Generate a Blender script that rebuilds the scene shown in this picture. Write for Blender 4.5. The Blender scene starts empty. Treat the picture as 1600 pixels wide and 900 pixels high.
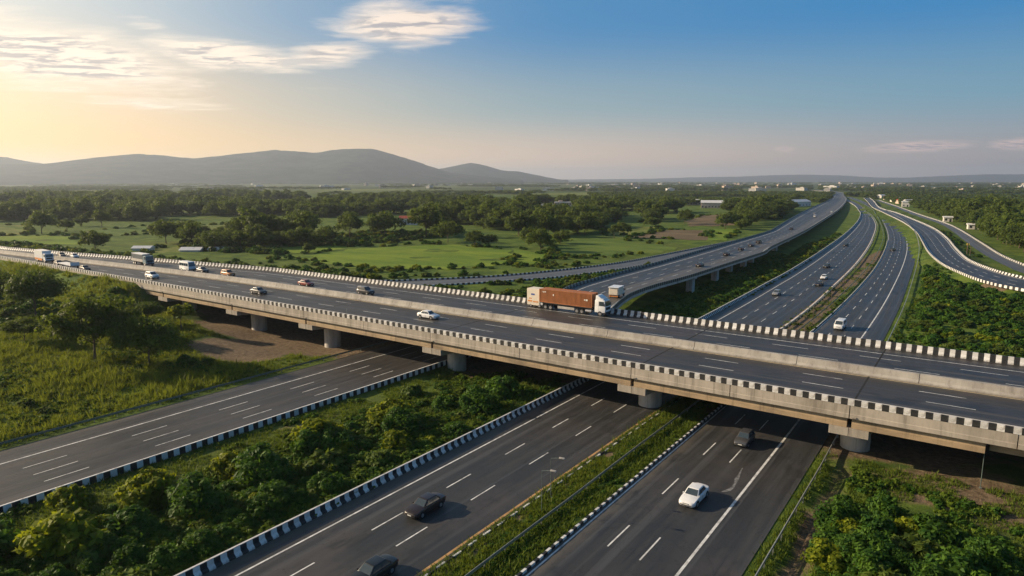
import bpy, bmesh, math, random
import numpy as np
from mathutils import Vector, Matrix

R = math.radians
random.seed(7); rng = np.random.default_rng(7)
S = bpy.context.scene
COL = S.collection

# ------------------------------------------------------------------ camera
CAM_H = 33.0
cd = bpy.data.cameras.new("camera"); cam = bpy.data.objects.new("camera", cd); COL.objects.link(cam)
cd.sensor_width = 36.0; cd.lens = 36.0 * 1045 / 1600; cd.clip_end = 120000; cd.clip_start = 0.5
cam.location = (0, 0, CAM_H); cam.rotation_euler = (R(90 - 9.186), 0, R(35.137))
S.camera = cam

# ------------------------------------------------------------------ light
SUN_AZ, SUN_EL = 112.0, 21.0           # degrees to the left (counter-clockwise) of +Y, elevation
sdir = Vector((-math.sin(R(SUN_AZ)) * math.cos(R(SUN_EL)), math.cos(R(SUN_AZ)) * math.cos(R(SUN_EL)), math.sin(R(SUN_EL))))
ld = bpy.data.lights.new("sun", 'SUN'); ld.energy = 5.0; ld.angle = R(0.5); ld.color = (1.0, 0.80, 0.55)
sun = bpy.data.objects.new("sun", ld); COL.objects.link(sun)
sun.rotation_euler = sdir.to_track_quat('Z', 'Y').to_euler()

S.view_settings.view_transform = 'Standard'; S.view_settings.look = 'None'
S.view_settings.gamma = 1.0; S.view_settings.exposure = 0.65; S.view_settings.use_curve_mapping = False
S.render.engine = 'CYCLES'
c = S.cycles
c.max_bounces = 6; c.diffuse_bounces = 2; c.glossy_bounces = 2; c.transmission_bounces = 3; c.volume_bounces = 0
c.transparent_max_bounces = 6; c.use_denoising = True; c.caustics_reflective = False; c.caustics_refractive = False

W = bpy.data.worlds.new("World"); S.world = W; W.use_nodes = True


class NT:
    """small helper for writing node graphs"""
    def __init__(self, nt): self.nt = nt; self.n = nt.nodes; self.l = nt.links
    def node(self, t, **kw):
        x = self.n.new(t)
        for k, v in kw.items(): setattr(x, k, v)
        return x
    def put(self, sock, v):
        if v is None: return
        if hasattr(v, 'is_output') or isinstance(v, bpy.types.NodeSocket): self.l.new(v, sock)
        else:
            if hasattr(sock.default_value, '__len__') and not hasattr(v, '__len__'): v = (v,) * len(sock.default_value)
            if hasattr(sock.default_value, '__len__') and len(sock.default_value) == 4 and len(v) == 3: v = (*v, 1)
            sock.default_value = v
    def m(self, op, a, b=None, cc=None, clamp=False):
        x = self.node('ShaderNodeMath', operation=op, use_clamp=clamp)
        for i, v in enumerate((a, b, cc)):
            if v is not None: self.put(x.inputs[i], v)
        return x.outputs[0]
    def vm(self, op, a, b=None):
        x = self.node('ShaderNodeVectorMath', operation=op); self.put(x.inputs[0], a)
        if b is not None: self.put(x.inputs[1], b)
        return x.outputs['Value'] if op in ('DOT_PRODUCT', 'LENGTH') else x.outputs[0]
    def sep(self, v): x = self.node('ShaderNodeSeparateXYZ'); self.put(x.inputs[0], v); return x.outputs
    def comb(self, a, b, cc):
        x = self.node('ShaderNodeCombineXYZ')
        for i, v in enumerate((a, b, cc)): self.put(x.inputs[i], v)
        return x.outputs[0]
    def noise(self, v, scale, detail=4, rough=.55, dist=0, out='Fac'):
        x = self.node('ShaderNodeTexNoise'); self.put(x.inputs['Vector'], v)
        for k, q in (('Scale', scale), ('Detail', detail), ('Roughness', rough), ('Distortion', dist)): x.inputs[k].default_value = q
        return x.outputs[out]
    def ramp(self, v, a, b, lo=0., hi=1., smooth=True):
        x = self.node('ShaderNodeMapRange', interpolation_type='SMOOTHSTEP' if smooth else 'LINEAR')
        self.put(x.inputs[0], v)
        for i, q in enumerate((a, b, lo, hi)): x.inputs[i + 1].default_value = q
        return x.outputs[0]
    def mix(self, f, a, b, blend='MIX'):
        x = self.node('ShaderNodeMix', data_type='RGBA', blend_type=blend)
        self.put(x.inputs[0], f); self.put(x.inputs[6], a); self.put(x.inputs[7], b)
        return x.outputs[2]
    def scale(self, v, s): x = self.node('ShaderNodeVectorMath', operation='MULTIPLY'); self.put(x.inputs[0], v); self.put(x.inputs[1], s); return x.outputs[0]


def build_sky():
    g = NT(W.node_tree); g.n.clear()
    out = g.node('ShaderNodeOutputWorld'); bg = g.node('ShaderNodeBackground'); bg.inputs[1].default_value = 0.085
    sky = g.node('ShaderNodeTexSky', sky_type='NISHITA', sun_disc=False)
    sky.sun_elevation = R(SUN_EL); sky.sun_rotation = R(-SUN_AZ); sky.altitude = 300
    sky.air_density = 1.0; sky.dust_density = 2.2; sky.ozone_density = 2.0
    d = g.node('ShaderNodeTexCoord').outputs['Generated']
    x, y, z = g.sep(d)
    el = g.m('MULTIPLY', g.m('ARCSINE', z), 57.2958)
    az = g.m('MULTIPLY', g.m('ARCTAN2', x, y), 57.2958)          # clockwise from +Y
    colr = sky.outputs[0]
    # warm evening air: a broad band along the horizon, strongest towards the sun
    sx, sy, _ = sdir.normalized()
    ca = g.m('DIVIDE', g.m('ADD', g.m('MULTIPLY', x, sx), g.m('MULTIPLY', y, sy)), g.m('SQRT', g.m('ADD', g.m('ADD', g.m('MULTIPLY', x, x), g.m('MULTIPLY', y, y)), 1e-4)))
    def mr(v, lo, hi):
        q = g.node('ShaderNodeMapRange'); g.put(q.inputs[0], v); q.inputs[1].default_value = lo; q.inputs[2].default_value = hi; return q.outputs[0]
    t1, t2, t3 = g.ramp(ca, -.45, .25), g.ramp(ca, .12, .80), g.ramp(ca, .46, .96)
    near2 = g.ramp(ca, -.3, .75)
    def band(rt, ce, lf, sn): return g.mix(t3, g.mix(t2, g.mix(t1, rt, ce), lf), sn)
    hor = band((3.3, 2.8, 2.75), (7.2, 5.0, 3.5), (9.8, 5.8, 1.3), (11.5, 6.2, 1.2))
    mid = band((1.15, 2.6, 3.6), (2.3, 3.2, 3.5), (6.9, 5.2, 3.3), (12.5, 8.0, 3.9))
    upp = band((.02, 1.65, 4.0), (.30, 1.85, 3.9), (3.3, 4.0, 4.4), (9., 8.2, 6.6))
    zen = (.55, 1.0, 1.75)
    grad = g.mix(g.ramp(el, 12., 55.), g.mix(g.ramp(el, 5.2, 12.5), g.mix(g.ramp(el, .6, 6.2), hor, mid), upp), zen)
    colr = g.mix(.88, colr, grad)
    # clouds: noise on a high flat layer, gathered where the photograph has them and drifting on beyond the frame
    zz = g.m('ADD', g.m('MAXIMUM', z, 0.0), 0.05)
    px, py = g.m('DIVIDE', x, zz), g.m('DIVIDE', y, zz)
    a0 = R(35.0)                                                   # layer axes along and across the view
    u = g.m('ADD', g.m('MULTIPLY', px, math.cos(a0)), g.m('MULTIPLY', py, math.sin(a0)))
    v = g.m('SUBTRACT', g.m('MULTIPLY', py, math.cos(a0)), g.m('MULTIPLY', px, math.sin(a0)))
    pv = g.comb(g.m('MULTIPLY', u, .85), g.m('MULTIPLY', v, 1.5), 0.)
    n1 = g.noise(pv, 1.7, 10, .62, .9); n2 = g.noise(pv, 4.6, 8, .62, .5)
    nn = g.m('ADD', g.m('MULTIPLY', n1, .66), g.m('MULTIPLY', n2, .34))
    def lobe(azc, elc, sa, se, tilt=0., k=1.):
        da = g.m('SUBTRACT', az, azc); de = g.m('SUBTRACT', g.m('SUBTRACT', el, elc), g.m('MULTIPLY', da, tilt))
        r2 = g.m('ADD', g.m('POWER', g.m('DIVIDE', da, sa), 2.), g.m('POWER', g.m('DIVIDE', de, se), 2.))
        return g.m('MULTIPLY', g.m('POWER', 2.718, g.m('MULTIPLY', r2, -1.)), k)
    tot = None
    for q in ((-43.6, 12.3, 7.2, 2.3, .03, 1.25), (-41.0, 14.2, 6.0, .9, 0., .8), (-50.0, 9.7, 5.4, 1.3, .14, 1.1), (-57.5, 9.3, 8., 1.5, -.04, 1.2), (-68.5, 8.4, 11.0, 3.2, -.10, 1.25),
              (-62.6, 11.0, 3.4, .8, -.05, .8), (-63., 5.6, 9., 1.1, -.03, .85), (-50., 7.2, 3.2, .40, 0., .62),
              (-4.6, 2.35, 4.2, .5, .02, 1.3), (1.6, 2.4, 2.2, .55, .03, 1.3), (-13.4, 2.35, 1.2, .35, 0, 1.0), (-28., 2.9, 3.5, .35, 0., .45), (-92., 10., 14., 4., 0., .8), (40., 7., 12., 1.2, 0., .6), (-150., 9., 14., 2.2, 0., .8), (120., 11., 16., 2.5, 0., .7)):
        L = lobe(*q); tot = L if tot is None else g.m('MAXIMUM', tot, L)
    cov = g.m('ADD', nn, g.m('MULTIPLY', tot, .62))
    fac = g.m('MULTIPLY', g.ramp(cov, .80, 1.24), g.ramp(tot, .08, .45))
    dense = g.ramp(cov, .92, 1.22)
    ccol = g.mix(near2, (6.0, 4.5, 4.1), (9.4, 8.1, 6.5))
    shade = g.mix(near2, (2.6, 2.5, 2.8), (4.5, 4.1, 4.0))
    ccol = g.mix(g.m('MULTIPLY', g.m('MULTIPLY', dense, g.ramp(n2, .56, .42)), 1.), ccol, shade)
    colr = g.mix(g.m('MULTIPLY', fac, .92), colr, ccol)
    g.put(bg.inputs[0], colr); g.l.new(bg.outputs[0], out.inputs[0])


build_sky()

# ------------------------------------------------------------------ helpers
def link(o): COL.objects.link(o); return o


def tag(o, label=None, cat=None, group=None, kind=None):
    if label: o['label'] = label
    if cat: o['category'] = cat
    if group: o['group'] = group
    if kind: o['kind'] = kind
    return o


def empty(name, loc=(0, 0, 0), rz=0.):
    o = bpy.data.objects.new(name, None); o.location = loc; o.rotation_euler = (0, 0, rz); o.empty_display_size = .2
    return link(o)


def ob(name, me, parent=None, loc=None, rz=0.):
    o = bpy.data.objects.new(name, me); link(o)
    if parent is not None: o.parent = parent
    if loc is not None: o.location = loc
    if rz: o.rotation_euler = (0, 0, rz)
    return o


def mesh(name, verts, faces, mat=None, smooth=False, uv=None, mats=None, midx=None):
    me = bpy.data.meshes.new(name)
    me.from_pydata([tuple(map(float, v)) for v in verts], [], [tuple(f) for f in faces])
    for mm in (mats or ([mat] if mat else [])): me.materials.append(mm)
    if midx is not None: me.polygons.foreach_set('material_index', np.asarray(midx, dtype=np.int32))
    if smooth: me.polygons.foreach_set('use_smooth', np.ones(len(me.polygons), dtype=bool))
    if uv is not None:
        L = me.uv_layers.new(name='UVMap'); vi = np.zeros(len(me.loops), dtype=np.int32); me.loops.foreach_get('vertex_index', vi)
        L.data.foreach_set('uv', np.asarray(uv, dtype=np.float32)[vi].ravel())
    me.update(); return me


def quadmesh(name, verts, quads, mat, attr=None, smooth=False):
    """fast mesh of quads with an optional float face attribute called tint"""
    verts = np.asarray(verts, dtype=np.float32); quads = np.asarray(quads, dtype=np.int32)
    me = bpy.data.meshes.new(name); me.vertices.add(len(verts)); me.vertices.foreach_set('co', verts.ravel())
    me.loops.add(quads.size); me.loops.foreach_set('vertex_index', quads.ravel())
    me.polygons.add(len(quads)); me.polygons.foreach_set('loop_start', np.arange(0, quads.size, 4, dtype=np.int32))
    try: me.polygons.foreach_set('loop_total', np.full(len(quads), 4, dtype=np.int32))
    except Exception: pass
    if smooth: me.polygons.foreach_set('use_smooth', np.ones(len(quads), dtype=bool))
    me.materials.append(mat); me.update(calc_edges=True); me.validate()
    if attr is not None:
        a = me.attributes.new('tint', 'FLOAT', 'FACE'); a.data.foreach_set('value', np.asarray(attr, dtype=np.float32))
    return me


class MB:
    """collects boxes, prisms and tubes into one bmesh"""
    def __init__(self): self.b = bmesh.new()
    def box(self, x0, x1, y0, y1, z0, z1, bev=0.):
        vs = [self.b.verts.new(p) for p in ((x0, y0, z0), (x1, y0, z0), (x1, y1, z0), (x0, y1, z0), (x0, y0, z1), (x1, y0, z1), (x1, y1, z1), (x0, y1, z1))]
        fs = [self.b.faces.new([vs[i] for i in f]) for f in ((3, 2, 1, 0), (4, 5, 6, 7), (0, 1, 5, 4), (1, 2, 6, 5), (2, 3, 7, 6), (3, 0, 4, 7))]
        if bev: bmesh.ops.bevel(self.b, geom=list({e for f in fs for e in f.edges}), offset=bev, segments=2, affect='EDGES', profile=.6)
        return self
    def frustum(self, b, t, z0, z1, bev=0., seg=2):
        """b, t = (x0, x1, y0, y1) of the bottom and the top"""
        vs = [self.b.verts.new(p) for p in ((b[0], b[2], z0), (b[1], b[2], z0), (b[1], b[3], z0), (b[0], b[3], z0), (t[0], t[2], z1), (t[1], t[2], z1), (t[1], t[3], z1), (t[0], t[3], z1))]
        fs = [self.b.faces.new([vs[i] for i in f]) for f in ((3, 2, 1, 0), (4, 5, 6, 7), (0, 1, 5, 4), (1, 2, 6, 5), (2, 3, 7, 6), (3, 0, 4, 7))]
        if bev: bmesh.ops.bevel(self.b, geom=list({e for f in fs for e in f.edges}), offset=bev, segments=seg, affect='EDGES', profile=.6)
        return self
    def tube(self, p0, p1, r0, r1=None, n=8, cap=True):
        p0, p1 = Vector(p0), Vector(p1); r1 = r0 if r1 is None else r1
        q = (p1 - p0).to_track_quat('Z', 'Y'); a = []; bb = []
        for i in range(n):
            t = 2 * math.pi * i / n; d = q @ Vector((math.cos(t), math.sin(t), 0))
            a.append(self.b.verts.new(p0 + d * r0)); bb.append(self.b.verts.new(p1 + d * r1))
        for i in range(n): self.b.faces.new((a[i], a[(i + 1) % n], bb[(i + 1) % n], bb[i]))
        if cap: self.b.faces.new(a[::-1]); self.b.faces.new(bb)
        return self
    def prism(self, prof, x0, x1):
        """profile of (y, z) points swept along x"""
        a = [self.b.verts.new((x0, y, z)) for y, z in prof]; bb = [self.b.verts.new((x1, y, z)) for y, z in prof]; n = len(prof)
        for i in range(n): self.b.faces.new((a[i], a[(i + 1) % n], bb[(i + 1) % n], bb[i]))
        self.b.faces.new(a[::-1]); self.b.faces.new(bb); return self
    def quad(self, *ps): self.b.faces.new([self.b.verts.new(p) for p in ps]); return self
    def me(self, name, mat, smooth=False):
        bmesh.ops.recalc_face_normals(self.b, faces=self.b.faces[:])
        me = bpy.data.meshes.new(name); self.b.to_mesh(me); self.b.free(); me.materials.append(mat)
        if smooth:
            me.polygons.foreach_set('use_smooth', np.ones(len(me.polygons), dtype=bool))
            try: me.set_sharp_from_angle(angle=R(38))
            except Exception: pass
        return me


def catmull(pts, step):
    """smooth resampling of a polyline (any dimension)"""
    P = np.array(pts, float); P = np.vstack([2 * P[0] - P[1], P, 2 * P[-1] - P[-2]]); out = []
    for i in range(1, len(P) - 2):
        n = max(2, int(np.linalg.norm(P[i + 1] - P[i]) / step)); t = np.linspace(0, 1, n, endpoint=False)[:, None]
        a, b, cc, d = P[i - 1], P[i], P[i + 1], P[i + 2]
        out.append(.5 * (2 * b + (cc - a) * t + (2 * a - 5 * b + 4 * cc - d) * t ** 2 + (3 * b - a - 3 * cc + d) * t ** 3))
    return np.vstack(out + [P[-2:-1]])


def resample(P, n):
    P = np.asarray(P, float); s = np.r_[0, np.cumsum(np.linalg.norm(np.diff(P, axis=0), axis=1))]
    t = np.linspace(0, s[-1], n); return np.stack([np.interp(t, s, P[:, k]) for k in range(P.shape[1])], 1)


def vnoise(x, y, seed=0):
    """smooth value noise on arrays"""
    xi, yi = np.floor(x).astype(np.int64), np.floor(y).astype(np.int64); fx, fy = x - xi, y - yi
    fx, fy = fx * fx * (3 - 2 * fx), fy * fy * (3 - 2 * fy)
    def h(a, b):
        q = (a * 374761393 + b * 668265263 + seed * 2246822519) & 0xffffffff
        q = ((q ^ (q >> 13)) * 1274126177) & 0xffffffff
        return ((q ^ (q >> 16)) & 0xffff) / 65535.
    return (h(xi, yi) * (1 - fx) + h(xi + 1, yi) * fx) * (1 - fy) + (h(xi, yi + 1) * (1 - fx) + h(xi + 1, yi + 1) * fx) * fy


def sstep(a, b, x): t = np.clip((x - a) / (b - a), 0, 1); return t * t * (3 - 2 * t)


# ------------------------------------------------------------------ materials
MATS = {}
def pmat(name, base, rough=.6, var=.12, scale=2.5, metallic=0., bump=0., bscale=20., spec=.4, dark=None, stretch=None, coat=0., rnd=0., streak=0.):
    if name in MATS: return MATS[name]
    m = bpy.data.materials.new(name); m.use_nodes = True; g = NT(m.node_tree); p = g.n['Principled BSDF']
    co = g.node('ShaderNodeTexCoord').outputs['Object']
    if stretch: co = g.scale(co, stretch)
    n = g.noise(co, scale, 5, .6)
    colr = g.mix(g.ramp(n, .3, .7), tuple(b * (1 - var) for b in base), tuple(min(1, b * (1 + var)) for b in base))
    if dark:
        n3 = g.noise(co, scale * .37, 6, .65); colr = g.mix(g.m('MULTIPLY', g.ramp(n3, .5, .72), dark[1]), colr, dark[0])
    if streak:
        cw_ = g.node('ShaderNodeTexCoord').outputs['Object']; st_ = g.noise(g.scale(cw_, (1.6, 1.6, .10)), 1., 5, .7)
        colr = g.mix(g.m('MULTIPLY', g.ramp(st_, .50, .72), streak), colr, tuple(b * .42 for b in base))
        colr = g.mix(g.m('MULTIPLY', g.ramp(st_, .46, .28), streak * .4), colr, tuple(min(1, b * 1.35) for b in base))
    if rnd:
        oi = g.node('ShaderNodeObjectInfo').outputs['Random']; colr = g.mix(g.m('MULTIPLY', oi, rnd), colr, tuple(b * .45 for b in base))
    g.put(p.inputs['Base Color'], colr); p.inputs['Roughness'].default_value = rough; p.inputs['Metallic'].default_value = metallic
    p.inputs['Specular IOR Level'].default_value = spec; p.inputs['Coat Weight'].default_value = coat
    if bump:
        bn = g.node('ShaderNodeBump'); bn.inputs['Strength'].default_value = bump; bn.inputs['Distance'].default_value = .03
        g.put(bn.inputs['Height'], g.noise(co, bscale, 4)); g.l.new(bn.outputs[0], p.inputs['Normal'])
    MATS[name] = m; return m


def asphalt(name, base, tint, wide=0.):
    """UV: u = metres across, v = metres along the road"""
    m = bpy.data.materials.new(name); m.use_nodes = True; g = NT(m.node_tree); p = g.n['Principled BSDF']
    uv = g.node('ShaderNodeUVMap').outputs[0]; u, v, _ = g.sep(uv)
    n1 = g.noise(g.comb(g.m('MULTIPLY', u, .9), g.m('MULTIPLY', v, .035), 0.), 1., 4, .6)
    n2 = g.noise(g.comb(u, v, 3.), .11, 5, .6)
    n3 = g.noise(g.comb(u, v, 9.), 5., 3, .7)
    n4 = g.noise(g.comb(g.m('MULTIPLY', u, 2.4), g.m('MULTIPLY', v, .09), 5.), 1., 3, .6)
    wheel = g.noise(g.comb(g.m('MULTIPLY', u, 1.15), g.m('MULTIPLY', v, .004), 2.), 1., 2, .5)
    colr = g.mix(g.ramp(n1, .32, .7), tuple(b * .74 for b in base), tuple(b * 1.28 for b in base))
    colr = g.mix(g.m('MULTIPLY', g.ramp(wheel, .50, .66), .8), colr, tuple(b * 1.95 for b in base))
    colr = g.mix(g.m('MULTIPLY', g.ramp(n2, .45, .72), .7), colr, tint)
    colr = g.mix(g.m('MULTIPLY', g.ramp(n4, .56, .75), .5), colr, tuple(b * .50 for b in base))
    colr = g.mix(g.m('MULTIPLY', g.ramp(n3, .45, .8), .25), colr, tuple(b * 1.7 for b in base))
    n5 = g.noise(g.comb(g.m('MULTIPLY', u, 1.), g.m('MULTIPLY', v, .5), 17.), .9, 6, .7)
    colr = g.mix(g.m('MULTIPLY', g.ramp(n5, .66, .78), .5), colr, (.095, .09, .085))
    n6 = g.noise(g.comb(g.m('MULTIPLY', u, .5), g.m('MULTIPLY', v, .3), 31.), .6, 5, .65)
    crack = g.ramp(g.m('ABSOLUTE', g.m('SUBTRACT', n6, .5)), .0, .007, 1., 0.)
    colr = g.mix(g.m('MULTIPLY', crack, .55), colr, (.010, .010, .010))
    if wide:
        ed = g.m('MINIMUM', u, g.m('SUBTRACT', wide, u)); nd = g.noise(g.comb(u, g.m('MULTIPLY', v, .3), 61.), .7, 5, .65)
        colr = g.mix(g.m('MULTIPLY', g.ramp(g.m('SUBTRACT', ed, g.m('MULTIPLY', nd, 2.6)), -.9, .5, 1., 0.), .8), colr, (.105, .094, .078))
    n7 = g.noise(g.comb(g.m('MULTIPLY', u, .9), g.m('MULTIPLY', v, .25), 43.), .5, 4, .6)
    colr = g.mix(g.m('MULTIPLY', g.ramp(n7, .58, .70), .6), colr, tuple(b * .42 for b in base))
    g.put(p.inputs['Base Color'], colr)
    g.put(p.inputs['Roughness'], g.ramp(n1, .3, .8, .44, .64)); p.inputs['Specular IOR Level'].default_value = .30
    bn = g.node('ShaderNodeBump'); bn.inputs['Strength'].default_value = .25; bn.inputs['Distance'].default_value = .01
    g.put(bn.inputs['Height'], n3); g.l.new(bn.outputs[0], p.inputs['Normal'])
    return m


M_ASPH = asphalt('asphalt_lower', (.037, .0375, .038), (.070, .061, .057), 15.4)
M_ASPH2 = asphalt('asphalt_left', (.040, .038, .037), (.068, .062, .056), 18.6)
M_DECK = asphalt('asphalt_deck', (.041, .039, .037), (.074, .058, .054), 14.6)
M_PALE = asphalt('asphalt_pale', (.085, .085, .085), (.11, .105, .10))
M_LINE = pmat('road_paint_white', (.62, .62, .60), .6, .25, 1.3, dark=((.13, .13, .13), .85))
M_OCHRE = pmat('road_paint_ochre', (.42, .24, .10), .7, .2, 1.3, dark=((.16, .12, .09), .5))
M_CRML = pmat('road_paint_cream', (.58, .47, .28), .7, .2, 1.3, dark=((.3, .24, .16), .5))
M_CONC = pmat('concrete', (.385, .340, .285), .8, .16, .5, dark=((.15, .125, .10), .65), stretch=(1, 1, .35), bump=.15, bscale=4, streak=.7)
M_CONC2 = pmat('concrete_girder', (.36, .265, .165), .8, .16, .5, dark=((.12, .095, .07), .7), stretch=(.5, .5, 1.6), bump=.15, bscale=4, streak=.7)
M_CONC3 = pmat('concrete_column', (.46, .43, .39), .8, .12, .6, dark=((.17, .15, .13), .6), stretch=(1.5, 1.5, .3), bump=.12, bscale=4, streak=.6)
M_BWHITE = pmat('barrier_paint_white', (.72, .71, .69), .6, .10, 3., dark=((.26, .23, .20), .9), rnd=.5)
M_BBLACK = pmat('barrier_paint_black', (.020, .020, .021), .6, .3, 3., dark=((.055, .052, .048), .6), rnd=.2)
M_GREY = pmat('barrier_grey', (.42, .40, .37), .75, .12, 1.5, dark=((.2, .18, .16), .5))
M_STEEL = pmat('galvanised_steel', (.36, .38, .38), .42, .15, 3., metallic=.7)
M_GSTEEL = pmat('weathered_rail_steel', (.13, .17, .16), .5, .2, 3., metallic=.5)
M_DARK = pmat('dark_joint', (.012, .012, .012), .9, .1)
M_TRUNK = pmat('bark', (.10, .075, .05), .9, .3, 4., bump=.5, bscale=12)
M_GLASS = pmat('car_glass', (.04, .055, .065), .05, .05, spec=.8)
M_TYRE = pmat('tyre_rubber', (.018, .018, .018), .85, .1)
M_RIM = pmat('alloy_rim', (.42, .42, .44), .35, .1, metallic=.8)
M_BLACK = pmat('black_plastic', (.02, .02, .021), .6, .1)
M_CHROME = pmat('headlight_glass', (.62, .60, .57), .15, .1, spec=.8)
M_TAIL = pmat('tail_light_red', (.35, .02, .015), .25, .1)
M_PLATE = pmat('number_plate', (.7, .7, .66), .5, .05)


def foliage(name, dark, light, trans=.35):
    m = bpy.data.materials.new(name); m.use_nodes = True; g = NT(m.node_tree); g.n.clear()
    out = g.node('ShaderNodeOutputMaterial')
    a = g.node('ShaderNodeAttribute', attribute_name='tint').outputs['Fac']
    oi = g.node('ShaderNodeObjectInfo').outputs['Random']
    colr = g.mix(a, dark, light)
    colr = g.mix(g.m('MULTIPLY', oi, .5), colr, tuple(q * s for q, s in zip(dark, (1.25, .95, .9))))
    d = g.node('ShaderNodeBsdfPrincipled'); g.put(d.inputs['Base Color'], colr); d.inputs['Roughness'].default_value = .55; d.inputs['Specular IOR Level'].default_value = .1
    t = g.node('ShaderNodeBsdfTranslucent'); g.put(t.inputs['Color'], g.mix(.5, colr, tuple(min(1, q * s) for q, s in zip(light, (1.3, 1.25, .5)))))
    mx = g.node('ShaderNodeMixShader'); mx.inputs[0].default_value = trans
    g.l.new(d.outputs[0], mx.inputs[1]); g.l.new(t.outputs[0], mx.inputs[2]); g.l.new(mx.outputs[0], out.inputs[0])
    return m


F_TREE = foliage('leaves_tree', (.034, .068, .014), (.125, .175, .026))
F_WOOD = foliage('leaves_wood', (.036, .070, .016), (.140, .185, .032), .45)
F_FEATH = foliage('leaves_feathery', (.045, .080, .014), (.15, .20, .026), .4)
F_PALEG = foliage('wild_grass_blades', (.065, .105, .016), (.23, .265, .036), .4)
F_SHRUB = foliage('leaves_shrub', (.022, .070, .012), (.100, .185, .020))
F_GOLD = foliage('leaves_shrub_pale', (.055, .105, .010), (.26, .29, .018), .45)
F_GRASS = foliage('grass_blades', (.050, .095, .014), (.17, .22, .028), .35)
F_WEED = foliage('weed_leaves', (.035, .085, .012), (.16, .22, .022), .35)

# ------------------------------------------------------------------ road lines (plan)
def V3(pts, z): return [(x, y, z) for x, y in pts]

RC_L = catmull([(-29.4, -120), (-29.4, 20), (-29.2, 110), (-28.9, 177), (-30.5, 244), (-33.5, 305), (-40, 391), (-48.6, 474), (-64.8, 598), (-84.3, 735), (-112, 898), (-152, 1110), (-225, 1450)], 6)
RC_R = catmull([(-14.0, -120), (-14.0, 20), (-14.2, 110), (-15.6, 184), (-18, 244), (-22.2, 326), (-26.8, 390), (-35.8, 482), (-49.4, 585), (-67.6, 694), (-100, 880), (-141, 1100), (-214, 1445)], 6)
LC_L = catmull([(-51.4, -120), (-51.4, 20), (-51.7, 110), (-53.2, 180), (-54.4, 219), (-55.6, 255), (-59.9, 331), (-68, 446), (-81.2, 587), (-98, 725), (-110, 800), (-132, 930), (-172, 1130), (-250, 1480)], 6)
LC_R = catmull([(-36.1, -120), (-36.1, 20), (-35.6, 110), (-34.9, 171), (-36.6, 224), (-40.4, 300), (-48, 397), (-60, 517), (-70, 596), (-87, 706), (-103, 790), (-123, 920), (-161, 1120), (-238, 1470)], 6)
LL_L = catmull([(-97.0, -120), (-96.6, 20), (-96.2, 80), (-96.0, 118), (-95.5, 150)], 6)
LL_R = catmull([(-78.0, -120), (-78.0, 20), (-77.6, 80), (-77.5, 118), (-78.0, 150)], 6)
ZS = 1.5
S_L = catmull([(-178, 1330), (-142.9, 1108), (-108.5, 884), (-80.7, 739), (-50, 580), (-33.9, 477), (-25.5, 404), (-18.8, 343), (-12, 299.5), (-5.1, 272), (1.7, 252), (9, 241), (22, 229), (45, 218), (110, 200)], 5)
S_R = catmull([(-168, 1330), (-134, 1112), (-97.9, 864), (-70.5, 746), (-43, 608), (-26.1, 515), (-15.6, 434), (-9, 366), (-3.3, 318), (3.9, 289), (9.5, 275), (18, 262), (30, 250), (52, 238), (116, 220)], 5)
SV_L = catmull([(-150, 1250), (-95.7, 969), (-57.7, 754), (-30.8, 622), (-19.3, 546), (-5.9, 426), (1.3, 366), (9.1, 318), (14.0, 297), (28, 262), (60, 225), (125, 200)], 6)
SV_R = catmull([(-144, 1250), (-91, 971), (-51.5, 754), (-25.5, 622), (-13.0, 540), (.5, 426), (8.0, 362), (15.5, 322), (20, 304), (34, 270), (65, 233), (130, 208)], 6)
RA_L = catmull([(-215, 124.5), (-185, 134), (-170, 144), (-156.4, 157.7), (-143, 174), (-133.6, 190), (-124, 218), (-118, 246), (-115.4, 284), (-113, 329), (-110.5, 372), (-107, 400)], 5)
RA_R = catmull([(-215, 119.2), (-178, 127), (-160, 137), (-143.4, 151), (-132, 167), (-125, 179), (-116.8, 194.5), (-109.5, 222), (-106.3, 246), (-105, 270), (-104.6, 307), (-104, 350), (-103.5, 390)], 5)
def vz(y): return float(np.interp(y, [116, 140, 165, 200, 300, 520, 800, 1100, 2200], [6.95, 5.9, 4.9, 4.2, 4.2, 3.8, 2.2, .9, .4]))
def lift(p, z0):      # the same sight line met at the height the road has there
    z = vz(p[1]); k = (CAM_H - z) / (CAM_H - z0); return (p[0] * k, p[1] * k, z)
VI_L = catmull([(-74.5, 116.9, 6.96), (-80, 132, 6.3), (-86.5, 152, 5.4), (-90.9, 190, 4.3), (-91.8, 225, 4.2), (-94.2, 287, 4.2)] + [lift(p, 4.2) for p in ((-97.8, 382), (-103, 425), (-117.6, 526), (-142.3, 706), (-186.7, 1062), (-238.4, 1400), (-290, 1700), (-420, 2100))], 6)
VI_R = catmull([(-58.5, 116.9, 6.96), (-63, 130, 6.3), (-67.3, 146, 5.6), (-69.6, 165, 4.9), (-70, 190, 4.3), (-70.2, 227, 4.2), (-70.3, 275, 4.2)] + [lift(p, 4.2) for p in ((-73.2, 296), (-80.5, 386), (-88, 460), (-110, 663), (-132, 840), (-172, 1120), (-221, 1400), (-272, 1700), (-400, 2110))], 6)

# flyover deck (runs along X)
NX = [-460, -420, -300, -266, 140]; NYV = [77.5, 78.5, 82.2, 83.0, 83.0]
FX = [-460, -420, -300, -259, -217, -188, -165, 140]; FYV = [91, 92, 96, 101.8, 109.3, 113.6, 117, 117]
MX = [-460, -420, -300, -260, -243, -206, -175, -150, 140]; MYV = [84, 85, 89, 92, 93.8, 96.8, 98.6, 99.3, 99.3]
def dn(x): return np.interp(x, NX, NYV)
def df(x): return np.interp(x, FX, FYV)
def dm(x): return np.interp(x, MX, MYV)
ZD = 7.0; XAB = -176.0

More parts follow.
